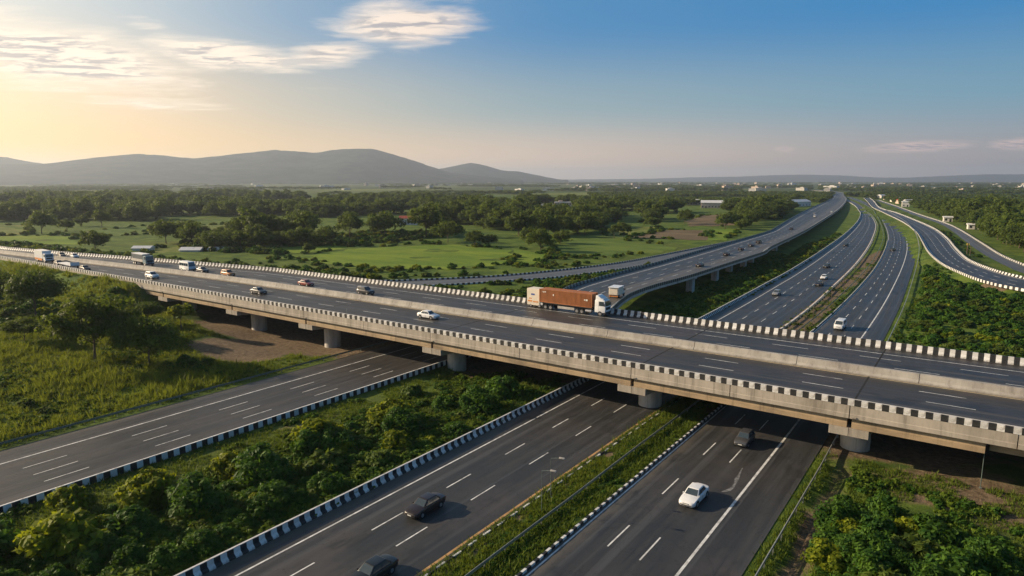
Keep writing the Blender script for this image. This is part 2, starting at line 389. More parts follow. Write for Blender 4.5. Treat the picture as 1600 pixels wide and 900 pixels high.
# ------------------------------------------------------------------ ground
CENTER = []
for L_, R_, zz in ((RC_L, RC_R, 0), (LC_L, LC_R, 0), (LL_L, LL_R, 0), (SV_L, SV_R, 0), (RA_L, RA_R, 0)):
    a, b = resample(L_, 160), resample(R_, 160); CENTER.append(((a + b) / 2, float(np.mean(np.linalg.norm(a - b, axis=1)) / 2)))
a, b = resample(S_L, 200), resample(S_R, 200); S_MID = (a + b) / 2; S_HW = 6.5

def seg_dist(px, py, P):
    best = np.full(px.shape, 1e9)
    for i in range(len(P) - 1):
        ax, ay = P[i, 0], P[i, 1]; bx, by = P[i + 1, 0] - ax, P[i + 1, 1] - ay; L = bx * bx + by * by + 1e-9
        t = np.clip(((px - ax) * bx + (py - ay) * by) / L, 0, 1)
        best = np.minimum(best, np.hypot(px - ax - t * bx, py - ay - t * by))
    return best

def road_gap(px, py):
    d = np.full(px.shape, 1e9)
    for P, hw in CENTER: d = np.minimum(d, seg_dist(px, py, P) - hw)
    return d

def ground_z(px, py, full=True):
    px, py = np.asarray(px, float), np.asarray(py, float)
    gap = road_gap(px, py); sd = seg_dist(px, py, S_MID) - S_HW
    k = sstep(1.5, 9., gap) * (1 - sstep(260, 420, py)) * (1 - .7 * sstep(110, 150, py))
    n = (vnoise(px / 14, py / 14, 1) - .35) * 1.1 + (vnoise(px / 5, py / 5, 2) - .5) * .4
    z = -.06 + n * k * .8
    z += sstep(100, 150, -px) * (1 - sstep(75, 100, py)) * sstep(3, 30, gap) * 1.6           # rising field by the left
    z += .5 * np.exp(-((px - 2) / 9.) ** 2 - ((py - 62) / 16.) ** 2) * sstep(1, 6, px + 11)     # bank by the lower right
    z -= 1.1 * np.exp(-((px + 11.0) / .75) ** 2) * sstep(-20, 0, py) * (1 - sstep(80, 83, py))    # drain beside the shoulder
    z -= .5 * np.exp(-((px + 64) / 7.) ** 2) * (1 - sstep(86, 100, py))                          # hollow of the planted strip
    z -= 1.7 * sstep(99.5, 103, -px) * (1 - sstep(150, 164, -px)) * sstep(72, 84, py) * (1 - sstep(118, 135, py))
    z -= 1.1 * np.exp(-((px + 71.5) / 4.2) ** 2) * sstep(78, 86, py) * (1 - sstep(114, 124, py))
    z -= 1.3 * np.exp(-((px + 68) / 7.) ** 2) * sstep(150, 175, py) * (1 - sstep(300, 380, py))
    # flyover embankment
    dy = np.maximum(np.maximum(dn(px) + .6 - py, py - df(px) + .6), 0); dx = np.maximum(px - (XAB - .5), 0) * 1.25
    z = np.maximum(z, np.minimum(6.75, 7.9 - np.hypot(dx, dy) / 1.75))
    z = np.where(py > 900, z, np.maximum(z, np.minimum(ZS - .08, ZS + .9 - np.maximum(sd, 0) / 2.0)))
    return z

def axis(lo, hi, step, far, grow=1.16):
    v = list(np.arange(lo, hi + .01, step)); s = step; x = hi
    while x < far: s *= grow; x += s; v.append(x)
    s = step; x = lo; pre = []
    while x > -far: s *= grow; x -= s; pre.append(x)
    return np.array(pre[::-1] + v)

gx = axis(-240, 60, 2.2, 20000); gy = axis(10, 340, 2.2, 20000)
GX, GY = np.meshgrid(gx, gy); GZ = ground_z(GX.ravel(), GY.ravel()).reshape(GX.shape)
nx, ny = len(gx), len(gy); idx = np.arange(nx * ny).reshape(ny, nx)
gq = np.stack([idx[:-1, :-1], idx[:-1, 1:], idx[1:, 1:], idx[1:, :-1]], -1).reshape(-1, 4)

def bare(px, py):
    """where the soil is bare: under the flyover and on the worn banks"""
    b = np.zeros(px.shape)
    for cx_, cy_, rx, ry, k in ((-122, 96, 44, 21, 1.), (-118, 74, 16, 9, .75), (-12, 100, 20, 16, .9), (-88, 104, 25, 16, .9), (2, 83, 13, 9, .62), (8, 76, 9, 6, .5), (-66, 96, 14, 16, .7), (-46, 100, 30, 16, .7), (-10.2, 60, 1.4, 40, .9), (2, 248, 9, 5, 1.), (-35.0, 55, .9, 60, .8), (-32.2, 165, 3., 45, .8), (-34, 240, 3.4, 60, .8), (-37.5, 320, 3.4, 50, .75), (-73, 45, 3, 50, .35)):
        b = np.maximum(b, k * np.exp(-np.maximum(0, ((px - cx_) / rx) ** 2 + ((py - cy_) / ry) ** 2 - .4) * 1.8))
    return np.clip(b, 0, 1)


def ground_material():
    m = bpy.data.materials.new('ground_cover'); m.use_nodes = True; g = NT(m.node_tree); p = g.n['Principled BSDF']
    co = g.node('ShaderNodeTexCoord').outputs['Object']
    big = g.noise(co, .012, 5, .55); med = g.noise(co, .12, 6, .62); fine = g.noise(co, 1.4, 5, .7); tiny = g.noise(co, 7., 3, .7)
    colr = g.mix(g.ramp(med, .35, .68), (.050, .090, .016), (.120, .170, .026))
    colr = g.mix(g.m('MULTIPLY', g.ramp(big, .48, .68), .55), colr, (.12, .13, .03))
    colr = g.mix(g.m('MULTIPLY', g.ramp(fine, .48, .75), .5), colr, (.022, .040, .010))
    colr = g.mix(g.m('MULTIPLY', g.ramp(tiny, .55, .8), .35), colr, (.15, .15, .05))
    x, y, z = g.sep(co); far = g.ramp(g.m('SQRT', g.m('ADD', g.m('MULTIPLY', x, x), g.m('MULTIPLY', y, y))), 900, 2600)
    ff = g.noise(co, .0028, 4, .6); fg = g.noise(g.scale(co, (1., 1., 1.)), .02, 4, .7)
    farc = g.mix(g.ramp(ff, .42, .60), (.040, .066, .020), (.12, .14, .04))
    farc = g.mix(g.m('MULTIPLY', g.ramp(fg, .45, .65), .6), farc, (.03, .05, .016))
    colr = g.mix(far, colr, farc)
    at = g.node('ShaderNodeAttribute', attribute_name='bare').outputs['Fac']
    soil = g.mix(g.ramp(fine, .35, .65), (.115, .082, .054), (.215, .160, .105))
    soil = g.mix(g.m('MULTIPLY', g.ramp(tiny, .5, .7), .4), soil, (.06, .062, .025))
    colr = g.mix(g.ramp(g.m('ADD', at, g.m('MULTIPLY', g.m('SUBTRACT', med, .5), 1.3)), .35, .62), colr, soil)
    g.put(p.inputs['Base Color'], colr); p.inputs['Roughness'].default_value = .95; p.inputs['Specular IOR Level'].default_value = .1
    bn = g.node('ShaderNodeBump'); bn.inputs['Strength'].default_value = .9; bn.inputs['Distance'].default_value = .25
    g.put(bn.inputs['Height'], g.m('ADD', g.m('MULTIPLY', fine, .7), g.m('MULTIPLY', tiny, .3))); g.l.new(bn.outputs[0], p.inputs['Normal'])
    return m


gm = quadmesh('ground', np.stack([GX.ravel(), GY.ravel(), GZ.ravel()], 1), gq, ground_material(), smooth=True)
at = gm.attributes.new('bare', 'FLOAT', 'POINT'); at.data.foreach_set('value', bare(GX.ravel(), GY.ravel()).astype(np.float32))
ground = tag(ob('ground', gm), kind='structure')

# fields: flat sheets of crop and ploughed soil beyond the flyover
def field_mat(name, a, b, stripes=None):
    m = bpy.data.materials.new(name); m.use_nodes = True; g = NT(m.node_tree); p = g.n['Principled BSDF']
    co = g.node('ShaderNodeTexCoord').outputs['Object']
    n = g.noise(g.scale(co, (.5, 1.3, 1)), .05, 6, .65); n2 = g.noise(co, .6, 4, .7)
    colr = g.mix(g.ramp(n, .36, .66), a, b); colr = g.mix(g.m('MULTIPLY', g.ramp(n2, .5, .75), .4), colr, tuple(q * .55 for q in a))
    n8 = g.noise(g.scale(co, (.06, 1., 1)), .9, 4, .6); n9 = g.noise(co, .022, 4, .6)
    colr = g.mix(g.m('MULTIPLY', g.ramp(n8, .45, .7), .45), colr, tuple(q * .7 for q in a)); colr = g.mix(g.m('MULTIPLY', g.ramp(n9, .5, .7), .5), colr, tuple(q * s_ for q, s_ in zip(b, (1.15, .95, .9))))
    g.put(p.inputs['Base Color'], colr); p.inputs['Roughness'].default_value = .95; p.inputs['Specular IOR Level'].default_value = .1
    bn = g.node('ShaderNodeBump'); bn.inputs['Strength'].default_value = 1.; bn.inputs['Distance'].default_value = .3
    g.put(bn.inputs['Height'], n2); g.l.new(bn.outputs[0], p.inputs['Normal'])
    return m

FM = {'bright': field_mat('crop_bright', (.10, .17, .022), (.19, .25, .030)), 'mid': field_mat('crop_green', (.07, .12, .022), (.13, .18, .035)),
      'brown': field_mat('ploughed_soil', (.12, .09, .055), (.20, .155, .09)), 'pale': field_mat('pasture', (.10, .135, .03), (.18, .20, .05))}
FIELDS = [
 ('bright', [(-243, 176), (-249, 223), (-226, 263), (-184, 261), (-152, 216), (-160, 192), (-190, 171)]), ('bright', [(-183, 262), (-157, 254), (-140, 216), (-150, 214)]),
 ('mid', [(-189, 307), (-182, 341), (-148, 336), (-119, 312), (-121, 279), (-143, 251), (-161, 262)]), ('brown', [(-167, 357), (-175, 425), (-149, 437), (-122, 362)]),
 ('brown', [(-198, 530), (-217, 627), (-192, 660), (-146, 500), (-173, 465)]), ('bright', [(-151, 449), (-136, 467), (-116, 371), (-124, 362)]),
 ('pale', [(-633, 175), (-573, 199), (-478, 166), (-490, 135)]), ('bright', [(-500, 129), (-445, 178), (-381, 154), (-440, 112)]),
 ('pale', [(-479, 257), (-456, 299), (-366, 239), (-398, 217)]), ('mid', [(-471, 177), (-501, 250), (-422, 212), (-422, 172)]),
 ('pale', [(-331, 157), (-327, 183), (-302, 178), (-305, 155)]), ('pale', [(-1057, 741), (-1027, 935), (-861, 783), (-950, 677)]),
 ('pale', [(-644, 777), (-676, 960), (-610, 960), (-506, 719), (-583, 722)]), ('mid', [(-275, 559), (-273, 618), (-213, 471), (-222, 447)]),
 ('pale', [(-225, 436), (-187, 446), (-169, 389), (-185, 360)]), ('bright', [(-255, 190), (-290, 205), (-262, 228), (-250, 224)]),
 ('pale', [(-1500, 700), (-1460, 900), (-1250, 860), (-1300, 660)]), ('pale', [(-900, 1300), (-880, 1600), (-640, 1560), (-700, 1260)]), ('mid', [(-420, 1050), (-440, 1300), (-330, 1280), (-320, 1040)]),
 ('pale', [(-1900, 1400), (-1850, 1750), (-1500, 1700), (-1560, 1380)]), ('pale', [(-1250, 2100), (-1200, 2600), (-900, 2550), (-960, 2050)]), ('pale', [(-2300, 800), (-2250, 1050), (-1900, 1000), (-1980, 780)])]
for kind, poly in FIELDS:
    P = resample(np.array(poly + poly[:1], float), 48)[:-1]
    jit = 1 + .06 * np.sin(np.arange(47) * 2.1) + rng.normal(0, .03, 47); cc_ = P.mean(0); P = cc_ + (P - cc_) * jit[:, None]
    vs = [(cc_[0], cc_[1], .06)] + [(q[0], q[1], .05) for q in P] ; fs = [(0, 1 + i, 1 + (i + 1) % 47) for i in range(47)]
    tag(ob('field', mesh('field', vs, fs, FM[kind])), kind='structure')

def in_poly(px, py, poly):
    ins = np.zeros(px.shape, bool); n = len(poly)
    for i in range(n):
        (x0, y0), (x1, y1) = poly[i], poly[(i + 1) % n]
        ins ^= ((y0 > py) != (y1 > py)) & (px < (x1 - x0) * (py - y0) / (y1 - y0 + 1e-12) + x0)
    return ins

# ------------------------------------------------------------------ roads
def strip(name, L_, R_, z, mat, parent=None, across=4, n=None, kind='structure', label=None):
    n = n or max(len(L_), len(R_)); A, B = resample(L_, n), resample(R_, n)
    if A.shape[1] == 2: A = np.c_[A, np.full(n, z)]; B = np.c_[B, np.full(n, z)]
    else: A = A + [0, 0, z]; B = B + [0, 0, z]
    s = np.r_[0, np.cumsum(np.linalg.norm(np.diff((A + B) / 2, axis=0), axis=1))]; wd = float(np.mean(np.linalg.norm(A - B, axis=1)))
    vs, uv, fs = [], [], []
    for i in range(n):
        for k in range(across + 1):
            t = k / across; vs.append(A[i] * (1 - t) + B[i] * t); uv.append((t * wd, s[i]))
    w = across + 1
    for i in range(n - 1):
        for k in range(across): fs.append((i * w + k, i * w + k + 1, (i + 1) * w + k + 1, (i + 1) * w + k))
    o = ob(name, mesh(name, vs, fs, mat, uv=uv), parent)
    if parent is None: tag(o, label=label, kind=kind)
    return o

roadRC = strip('carriageway', RC_L, RC_R, 0., M_ASPH, n=220)
roadLC = strip('carriageway', LC_L, LC_R, 0., M_ASPH, n=220)
roadLL = strip('side_road', LL_L, LL_R, 0., M_ASPH2, n=60)
roadS = strip('curved_road', S_L, S_R, ZS, M_ASPH, n=200)
roadSV = strip('service_road', SV_L, SV_R, .0, M_PALE, n=140)
roadRA = strip('slip_road', RA_L, RA_R, .0, M_PALE, n=100)

def frac_line(L_, R_, f, n):
    A, B = resample(L_, n), resample(R_, n); return A * (1 - f) + B * f

def ribbon(P, w, z):
    """flat painted line along a polyline; returns verts, faces"""
    P = np.asarray(P, float); zc = P[:, 2] + z if P.shape[1] > 2 else np.full(len(P), z)
    T = np.gradient(P[:, :2], axis=0); T /= np.linalg.norm(T, axis=1)[:, None] + 1e-9; N = np.stack([-T[:, 1], T[:, 0]], 1) * w / 2
    vs = np.concatenate([np.c_[P[:, :2] + N, zc], np.c_[P[:, :2] - N, zc]]); n = len(P)
    return vs, [(i, n + i, n + i + 1, i + 1) for i in range(n - 1)]

def line(parent, name, P, w, z, mat=None):
    v, f = ribbon(P, w, z); return ob(name, mesh(name, v, f, mat or M_LINE), parent)

def offset(P, d):
    T = np.gradient(P[:, :2], axis=0); T /= np.linalg.norm(T, axis=1)[:, None] + 1e-9
    Q = P.copy(); Q[:, 0] += -T[:, 1] * d; Q[:, 1] += T[:, 0] * d; return Q

def dashes(parent, P, period, ln, start, w, z, singles=(0, 0), mat=None):
    """dashes along a polyline: the ones near the camera are parts of their own, the far ones one joined part"""
    s = np.r_[0, np.cumsum(np.linalg.norm(np.diff(P[:, :2], axis=0), axis=1))]; far_v, far_f = [], []
    for a in np.arange(start, s[-1] - ln, period):
        t = np.linspace(a, a + ln, 3); Q = np.stack([np.interp(t, s, P[:, k]) for k in range(P.shape[1])], 1)
        v, f = ribbon(Q, w, z)
        if singles[0] <= Q[1, 1] <= singles[1] and (P.shape[1] == 2 or True):
            ob('lane_dash', mesh('lane_dash', v, f, mat or M_LINE), parent)
        else:
            o = len(far_v); far_v.extend(v.tolist()); far_f.extend([tuple(o + i for i in q) for q in f])
    if far_v: tag(ob('lane_dashes', mesh('lane_dashes', far_v, far_f, mat or M_LINE), parent), kind='stuff')

def xline(off_pts, L_, R_, n=220): return off_pts

# right carriageway paint (the left edge line, two dash rows, the right edge line)
nR = 220
def lat(L_, R_, x, wid, n=220): return frac_line(L_, R_, x / wid, n)
line(roadRC, 'edge_line', lat(RC_L, RC_R, .55, 15.4), .17, .004)
line(roadRC, 'edge_line', lat(RC_L, RC_R, 10.9, 15.4), .26, .004)
for f_, st in ((4.0, 3.0), (7.35, 2.6)):
    P = lat(RC_L, RC_R, f_, 15.4); dashes(roadRC, P, 12.6, 4.6, (51.2 + 120) % 12.6 - (0 if f_ < 5 else .4), .15, .004, (20, 140))
line(roadLC, 'edge_line', lat(LC_L, LC_R, 2.5, 15.3), .20, .004)
line(roadLC, 'edge_line', lat(LC_L, LC_R, 14.9, 15.3), .28, .004, M_OCHRE)
for f_, o_ in ((6.3, 40.8), (10.2, 40.1)):
    P = lat(LC_L, LC_R, f_, 15.3); dashes(roadLC, P, 10.9, 4.2, (o_ + 120) % 10.9, .15, .004, (20, 140))
P = lat(LC_L, LC_R, 12.6, 15.3); dashes(roadLC, P[110:], 10.9, 3., 3., .15, .004)
line(roadLC, 'kerb_line', offset(LC_R, .25)[38:170], .32, .03, M_BWHITE)
spill_v, spill_f = [], []
for i, (x, y, w) in enumerate(((-20.25, 67.9, .3), (-19.9, 68.6, .5), (-19.7, 69.4, .35), (-19.75, 70.6, .22), (-19.95, 71.9, .45), (-20.05, 73.0, .25), (-20.3, 75.2, .08))): spill_v += [(x - w / 2, y, .006), (x + w / 2, y + .1, .006)]
for i in range(6): spill_f.append((i * 2, i * 2 + 1, i * 2 + 3, i * 2 + 2))
M_SPILL = pmat('chalky_stain', (.15, .15, .15), .8, .6, 2.2, dark=((.04, .04, .04), .9))
ob('stain', mesh('stain', spill_v, spill_f, M_SPILL), roadRC)
line(roadLL, 'edge_line', lat(LL_L, LL_R, 4.6, 18.6, 60), .22, .004)
for f_ in (8.1, 11.1, 14.0):
    P = lat(LL_L, LL_R, f_, 18.6, 60); dashes(roadLL, P, 12.2, 4.6, (27.2 + 120) % 12.2, .13, .004, (15, 100))
nS = 200
line(roadS, 'edge_line', frac_line(S_L, S_R, .10, nS), .25, ZS + .004); line(roadS, 'edge_line', frac_line(S_L, S_R, .90, nS), .25, ZS + .004)
for f_ in (.37, .64): dashes(roadS, frac_line(S_L, S_R, f_, nS), 9., 4., 2., .2, ZS + .004)

# ------------------------------------------------------------------ barriers with black and white blocks
def unit_barrier(name, prof, ln, mat, bev=0.0):
    b = MB().prism(prof, -ln / 2 + .006, ln / 2 - .006); return b.me(name, mat)

def barrier(name, P, prof, ln, label, singles, flip=1, z=None, cat='barrier', group=None, gap=None, pale=None, lip=False):
    """a continuous barrier of painted blocks along a polyline; near blocks are parts, the rest one joined part"""
    root = empty(name, (float(P[0, 0]), float(P[0, 1]), 0)); tag(root, label, cat, group); base = Vector(root.location)
    s = np.r_[0, np.cumsum(np.linalg.norm(np.diff(P[:, :2], axis=0), axis=1))]; n = int(s[-1] / ln)
    t = (np.arange(n) + .5) * ln; x = np.interp(t, s, P[:, 0]); y = np.interp(t, s, P[:, 1])
    zz = np.interp(t, s, P[:, 2]) if P.shape[1] > 2 else np.full(n, z or 0.)
    e = .2; ang = np.arctan2(np.interp(t + e, s, P[:, 1]) - np.interp(t - e, s, P[:, 1]), np.interp(t + e, s, P[:, 0]) - np.interp(t - e, s, P[:, 0]))
    pr = [(yy * flip, q) for yy, q in prof]
    mw, mk = unit_barrier('barrier_block', pr, ln, M_BWHITE), unit_barrier('barrier_block', pr, ln, M_BBLACK)
    fv, ff, fm = [], [], []; used = 0
    if lip:
        y0, y1 = sorted(pp[0] for pp in pr[:2]); hh = pr[0][1] + .004; lvs, lfs = [], []
        for i in range(0, n, 4):
            ca, sa = math.cos(ang[i]), math.sin(ang[i])
            for yy, q in ((y0 - .01, hh + .05), (y1 + .01, hh + .05), (y1 + .01, hh), (y0 - .01, hh)): lvs.append((x[i] - base.x - yy * sa, y[i] - base.y + yy * ca, zz[i] + q))
        for i in range(len(lvs) // 4 - 1):
            for k in range(4): lfs.append((i * 4 + k, i * 4 + (k + 1) % 4, i * 4 + 4 + (k + 1) % 4, i * 4 + 4 + k))
        ob('top_strip', mesh('top_strip', lvs, lfs, M_BWHITE), root)
    for i in range(n):
        if gap and gap(x[i], y[i]): continue
        if singles(x[i], y[i]) and used < 295:
            o = ob('barrier_block', mw if i % 2 else mk, root, (x[i] - base.x + random.gauss(0, .008), y[i] - base.y + random.gauss(0, .012), zz[i] + random.uniform(-.03, 0)), ang[i] + random.gauss(0, .012)); used += 1
        else:
            ca, sa = math.cos(ang[i]), math.sin(ang[i]); o0 = len(fv); m = len(pr)
            for xx in (-ln / 2, ln / 2):
                for (yy, q) in pr: fv.append((x[i] - base.x + xx * ca - yy * sa, y[i] - base.y + xx * sa + yy * ca, zz[i] + q))
            for k in range(m): ff.append((o0 + k, o0 + (k + 1) % m, o0 + m + (k + 1) % m, o0 + m + k)); fm.append(i % 2)
            ff.append(tuple(o0 + k for k in range(m))); fm.append(i % 2); ff.append(tuple(o0 + m + k for k in range(m - 1, -1, -1))); fm.append(i % 2)
    if fv: tag(ob('barrier_run', mesh('barrier_run', fv, ff, mats=[M_BBLACK, pale or M_BWHITE], midx=fm), root), kind='stuff')
    return root

NJ = [(-.16, .82), (.04, .82), (.08, .36), (.34, .16), (.36, 0), (-.2, 0)]          # sloped foot towards +y
NJs = [(-.14, .5), (.1, .5), (.16, .1), (.18, -.1), (-.16, -.1)]
KERB = [(-.14, .26), (.10, .26), (.15, .2), (.15, -.1), (-.14, -.1)]
seen = lambda x, y: 12 < y < 87
barrier('striped_barrier', offset(LC_L, .25), NJ, .63, 'black and white striped barrier between the central carriageway and the dense shrub strip', seen, flip=-1, lip=True)
barrier('striped_barrier', offset(LL_R, -.25), NJ, .72, 'black and white striped barrier along the shrub side of the greyer left road', seen, flip=1, lip=True)
barrier('striped_kerb', offset(RC_L, -.05)[:90], KERB, .66, 'low black and white kerb along the right carriageway at the foot of the grassy median', seen, flip=1, cat='kerb')
barrier('striped_kerb', offset(LC_R, -.30)[:90], [(-.1, .14), (.09, .14), (.1, -.1), (-.1, -.1)], 1.1, 'low worn white kerb beside the ochre line, left side of the grassy median', seen, cat='kerb')
for P_, d_, fl, lab in ((S_L, .2, 1, 'pale striped parapet on the inner bend of the S shaped road'), (S_R, -.2, -1, 'pale striped parapet on the outer bend of the S shaped road')):
    barrier('road_parapet', np.c_[offset(P_, d_), np.full(len(P_), ZS)], [(-.2, .72), (.06, .72), (.1, .35), (.3, .16), (.32, -.1), (-.22, -.1)], 1.0, lab, lambda x, y: False, flip=fl)
barrier('road_kerb', offset(RA_L, -.2), NJs, .9, 'dark and white kerb on the field side of the pale slip road', lambda x, y: False)
barrier('road_kerb', offset(RA_R, .2), NJs, .9, 'dark and white kerb on the viaduct side of the pale slip road', lambda x, y: False)
barrier('road_kerb', offset(SV_R, -.2), [(-.2, .7), (.2, .7), (.25, -.1), (-.25, -.1)], 1.6, 'white block kerb between the service road and the wood', lambda x, y: False)
VI_Lp, VI_Rp = VI_L + [0, 0, 0], VI_R + [0, 0, 0]


# ------------------------------------------------------------------ crash rails
def rail(name, P, label, mat, post=4.0, h=.72, singles=lambda x, y: True, z=None):
    root = empty(name, (float(P[0, 0]), float(P[0, 1]), 0)); tag(root, label, 'crash barrier'); b0 = np.array([P[0, 0], P[0, 1], 0])
    zb = ground_z(P[:, 0], P[:, 1]) if z is None else np.full(len(P), z); zb = np.maximum(zb, -.06)
    prof = [(-.02, h - .30), (.05, h - .25), (.05, h - .18), (-.01, h - .15), (.05, h - .12), (.05, h - .05), (-.02, h), (-.05, h), (-.05, h - .30)]
    T = np.gradient(P[:, :2], axis=0); T /= np.linalg.norm(T, axis=1)[:, None]; N = np.stack([-T[:, 1], T[:, 0]], 1)
    vs = []; m = len(prof)
    for i in range(len(P)):
        for yy, q in prof: vs.append((P[i, 0] - b0[0] + N[i, 0] * yy, P[i, 1] - b0[1] + N[i, 1] * yy, zb[i] + q))
    fs = [(i * m + k, i * m + (k + 1) % m, (i + 1) * m + (k + 1) % m, (i + 1) * m + k) for i in range(len(P) - 1) for k in range(m)]
    ob('rail_beam', mesh('rail_beam', vs, fs, mat), root)
    s = np.r_[0, np.cumsum(np.linalg.norm(np.diff(P[:, :2], axis=0), axis=1))]
    pm = MB().box(-.07, .07, -.10, -.055, -.5, h - .05).me('post', mat); far = MB(); nf = 0
    for t in np.arange(1., s[-1], post):
        x, y, zz = np.interp(t, s, P[:, 0]), np.interp(t, s, P[:, 1]), np.interp(t, s, zb)
        if singles(x, y): ob('post', pm, root, (x - b0[0], y - b0[1], zz))
        else: far.box(x - b0[0] - .07, x - b0[0] + .07, y - b0[1] - .1, y - b0[1] - .055, zz - .5, zz + h - .05); nf += 1
    if nf: tag(ob('posts', far.me('posts', mat), root), kind='stuff')
    else: far.b.free()
    return root

near_y = lambda x, y: y < 130
rail('crash_rail', resample([(-32.4, -40), (-32.4, 90), (-32.2, 118)], 80), 'steel crash rail running through the grass of the central median', M_STEEL, 3.0)
rail('crash_rail', resample([(-98.2, -40), (-98.0, 20), (-97.4, 80), (-97.2, 118)], 80), 'dull dark steel crash rail between the left road and the rough grass field', M_GSTEEL, 3.0)
rail('crash_rail', resample([(-12.8, -20), (-12.8, 80), (-13.0, 95)], 60), 'pale crash rail along the right shoulder before the drain and leafy bank', M_STEEL, 3.0)
rail('crash_rail', offset(RC_R, -1.0)[40:170], 'pale crash rail on the outer curve of the right carriageway beyond the flyover', M_STEEL, 4., singles=lambda x, y: y < 260)
rail('crash_rail', offset(LC_R, -.7)[37:170], 'pale crash rail on the left side of the dry median beyond the flyover', M_STEEL, 4., singles=lambda x, y: y < 260)
rail('crash_rail', offset(RC_L, 2.2)[38:170], 'dull crash rail in the middle of the dry median beyond the flyover', M_GSTEEL, 4., singles=lambda x, y: y < 260)
rail('crash_rail', offset(LC_L, .6)[38:165], 'grey crash rail between the shrub slope and the left carriageway beyond the flyover', M_STEEL, 4., singles=lambda x, y: y < 260)

# ------------------------------------------------------------------ the flyover
fly = empty('flyover', (-60, 100, 0)); tag(fly, 'long grey concrete flyover on round columns crossing above the lower roads', 'flyover')
FO = np.array([-60., 100., 0.])
def fpart(name, b, mat, parent=fly, smooth=False): 
    me = b.me(name, mat, smooth)
    if parent is fly: me.transform(Matrix.Translation((60, -100, 0)))
    return ob(name, me, parent)

xs = np.unique(np.r_[np.arange(-460, 141, 10.), FX[1:-1], NX[1:-1], XAB])
# deck slab with the running surface
vs, fs = [], []
for x in xs: vs += [(x, dn(x) + .42, 6.98), (x, df(x) - .42, 6.98), (x, df(x) - .42, 6.3), (x, dn(x) + .42, 6.3)]
for i in range(len(xs) - 1):
    for k in range(4): fs.append((i * 4 + k, i * 4 + (k + 1) % 4, i * 4 + 4 + (k + 1) % 4, i * 4 + 4 + k))
me = mesh('deck_slab', vs, fs, M_CONC); me.transform(Matrix.Translation((60, -100, 0))); ob('deck_slab', me, fly)
for nm, fa, fb in (('deck_road', lambda x: dn(x) + .40, lambda x: dm(x) - 1.0), ('deck_road', lambda x: dm(x) + 1.0, lambda x: df(x) - .40)):
    A = np.array([(x, fa(x)) for x in xs]); B = np.array([(x, fb(x)) for x in xs])
    o = strip(nm, A, B, ZD, M_DECK, n=len(xs)); 
JO = [-164., -134.7, -109.2, -75.5, -38.2, -10.7, 20., 50., 80., 110.]       # column lines = expansion joints
# girders under the deck, span by span
ends = [XAB] + JO + [140.]
for i in range(len(ends) - 1):
    a, b = ends[i] + .25, ends[i + 1] - .25
    for k, yy in enumerate((83.5, 92.0, 100.0, 108.0, 115.6)):
        if k in (0, 4):      # deep plain outer girders
            for xa, xb, dy in (((a, 2.3, 0.), (2.7, b, 1.3)) if (k == 0 and a < 2.3 < b) else ((a, b, 0. if a < 2.3 or k == 4 else 1.3),)):
                fpart('girder', MB().prism([(yy + dy, 6.27), (yy + dy, 5.1), (yy + dy - .03, 5.06), (yy + dy - .03, 4.46), (yy + .9 + dy, 4.46), (yy + .9 + dy, 6.27)], xa, xb), M_CONC2)
        else: fpart('girder', MB().prism([(yy, 6.28), (yy + .08, 5.2), (yy - .06, 5.05), (yy - .06, 4.46), (yy + .95, 4.46), (yy + .95, 5.05), (yy + .85, 5.2), (yy + .9, 6.28)], a, b), M_CONC2)
# columns with their cross heads
for x in JO:
    pr = empty('pier', (x + 60, 0, 0)); pr.parent = fly
    for yy in (90.0, 110.0):
        c_ = MB().tube((0, yy - 100, -3.), (0, yy - 100, 3.3), 1.7, n=36)
        o = ob('column', c_.me('column', M_CONC3, True), pr)
    cap = MB(); 
    for (xa, xb) in ((-2.1, -.03), (.03, 2.1)):
        vs = [(83.25, 4.44), (116.75, 4.44), (116.75, 3.5), (112.2, 3.15), (87.8, 3.15), (83.25, 3.5)]
        cap.prism([(y - 100, z) for y, z in vs], xa, xb)
    ob('cross_head', cap.me('cross_head', M_CONC), pr)
    bl = MB()
    for yy in (83.95, 92.45, 100.45, 108.45, 116.05):
        for dx in (-.7, .7): bl.box(dx - .3, dx + .3, yy - 100 - .3, yy - 100 + .3, 4.442, 4.458)
    ob('bearing', bl.me('bearing', M_DARK), pr)
# abutment at the left end
ab = MB().box(XAB - 1.2, XAB - .02, 83.5, 116.5, 0, 6.28).box(XAB - .02, XAB + 1.6, 84., 116., -1, 4.44)
fpart('abutment', ab, M_CONC)
wg = MB().prism([(83.02, 6.9), (83.4, 6.9), (83.4, 2.5), (83.02, 2.5)], XAB - 7, XAB + .4); fpart('wing_wall', wg, M_CONC3)
# expansion joints across the running surface
for x in JO + [XAB]:
    for (fa, fb) in ((dn(x) + .45, dm(x) - 1.02), (dm(x) + 1.02, df(x) - .45)):
        fpart('expansion_joint', MB().box(x - .12, x + .12, fa, fb, 6.9, ZD + .004), M_DARK)
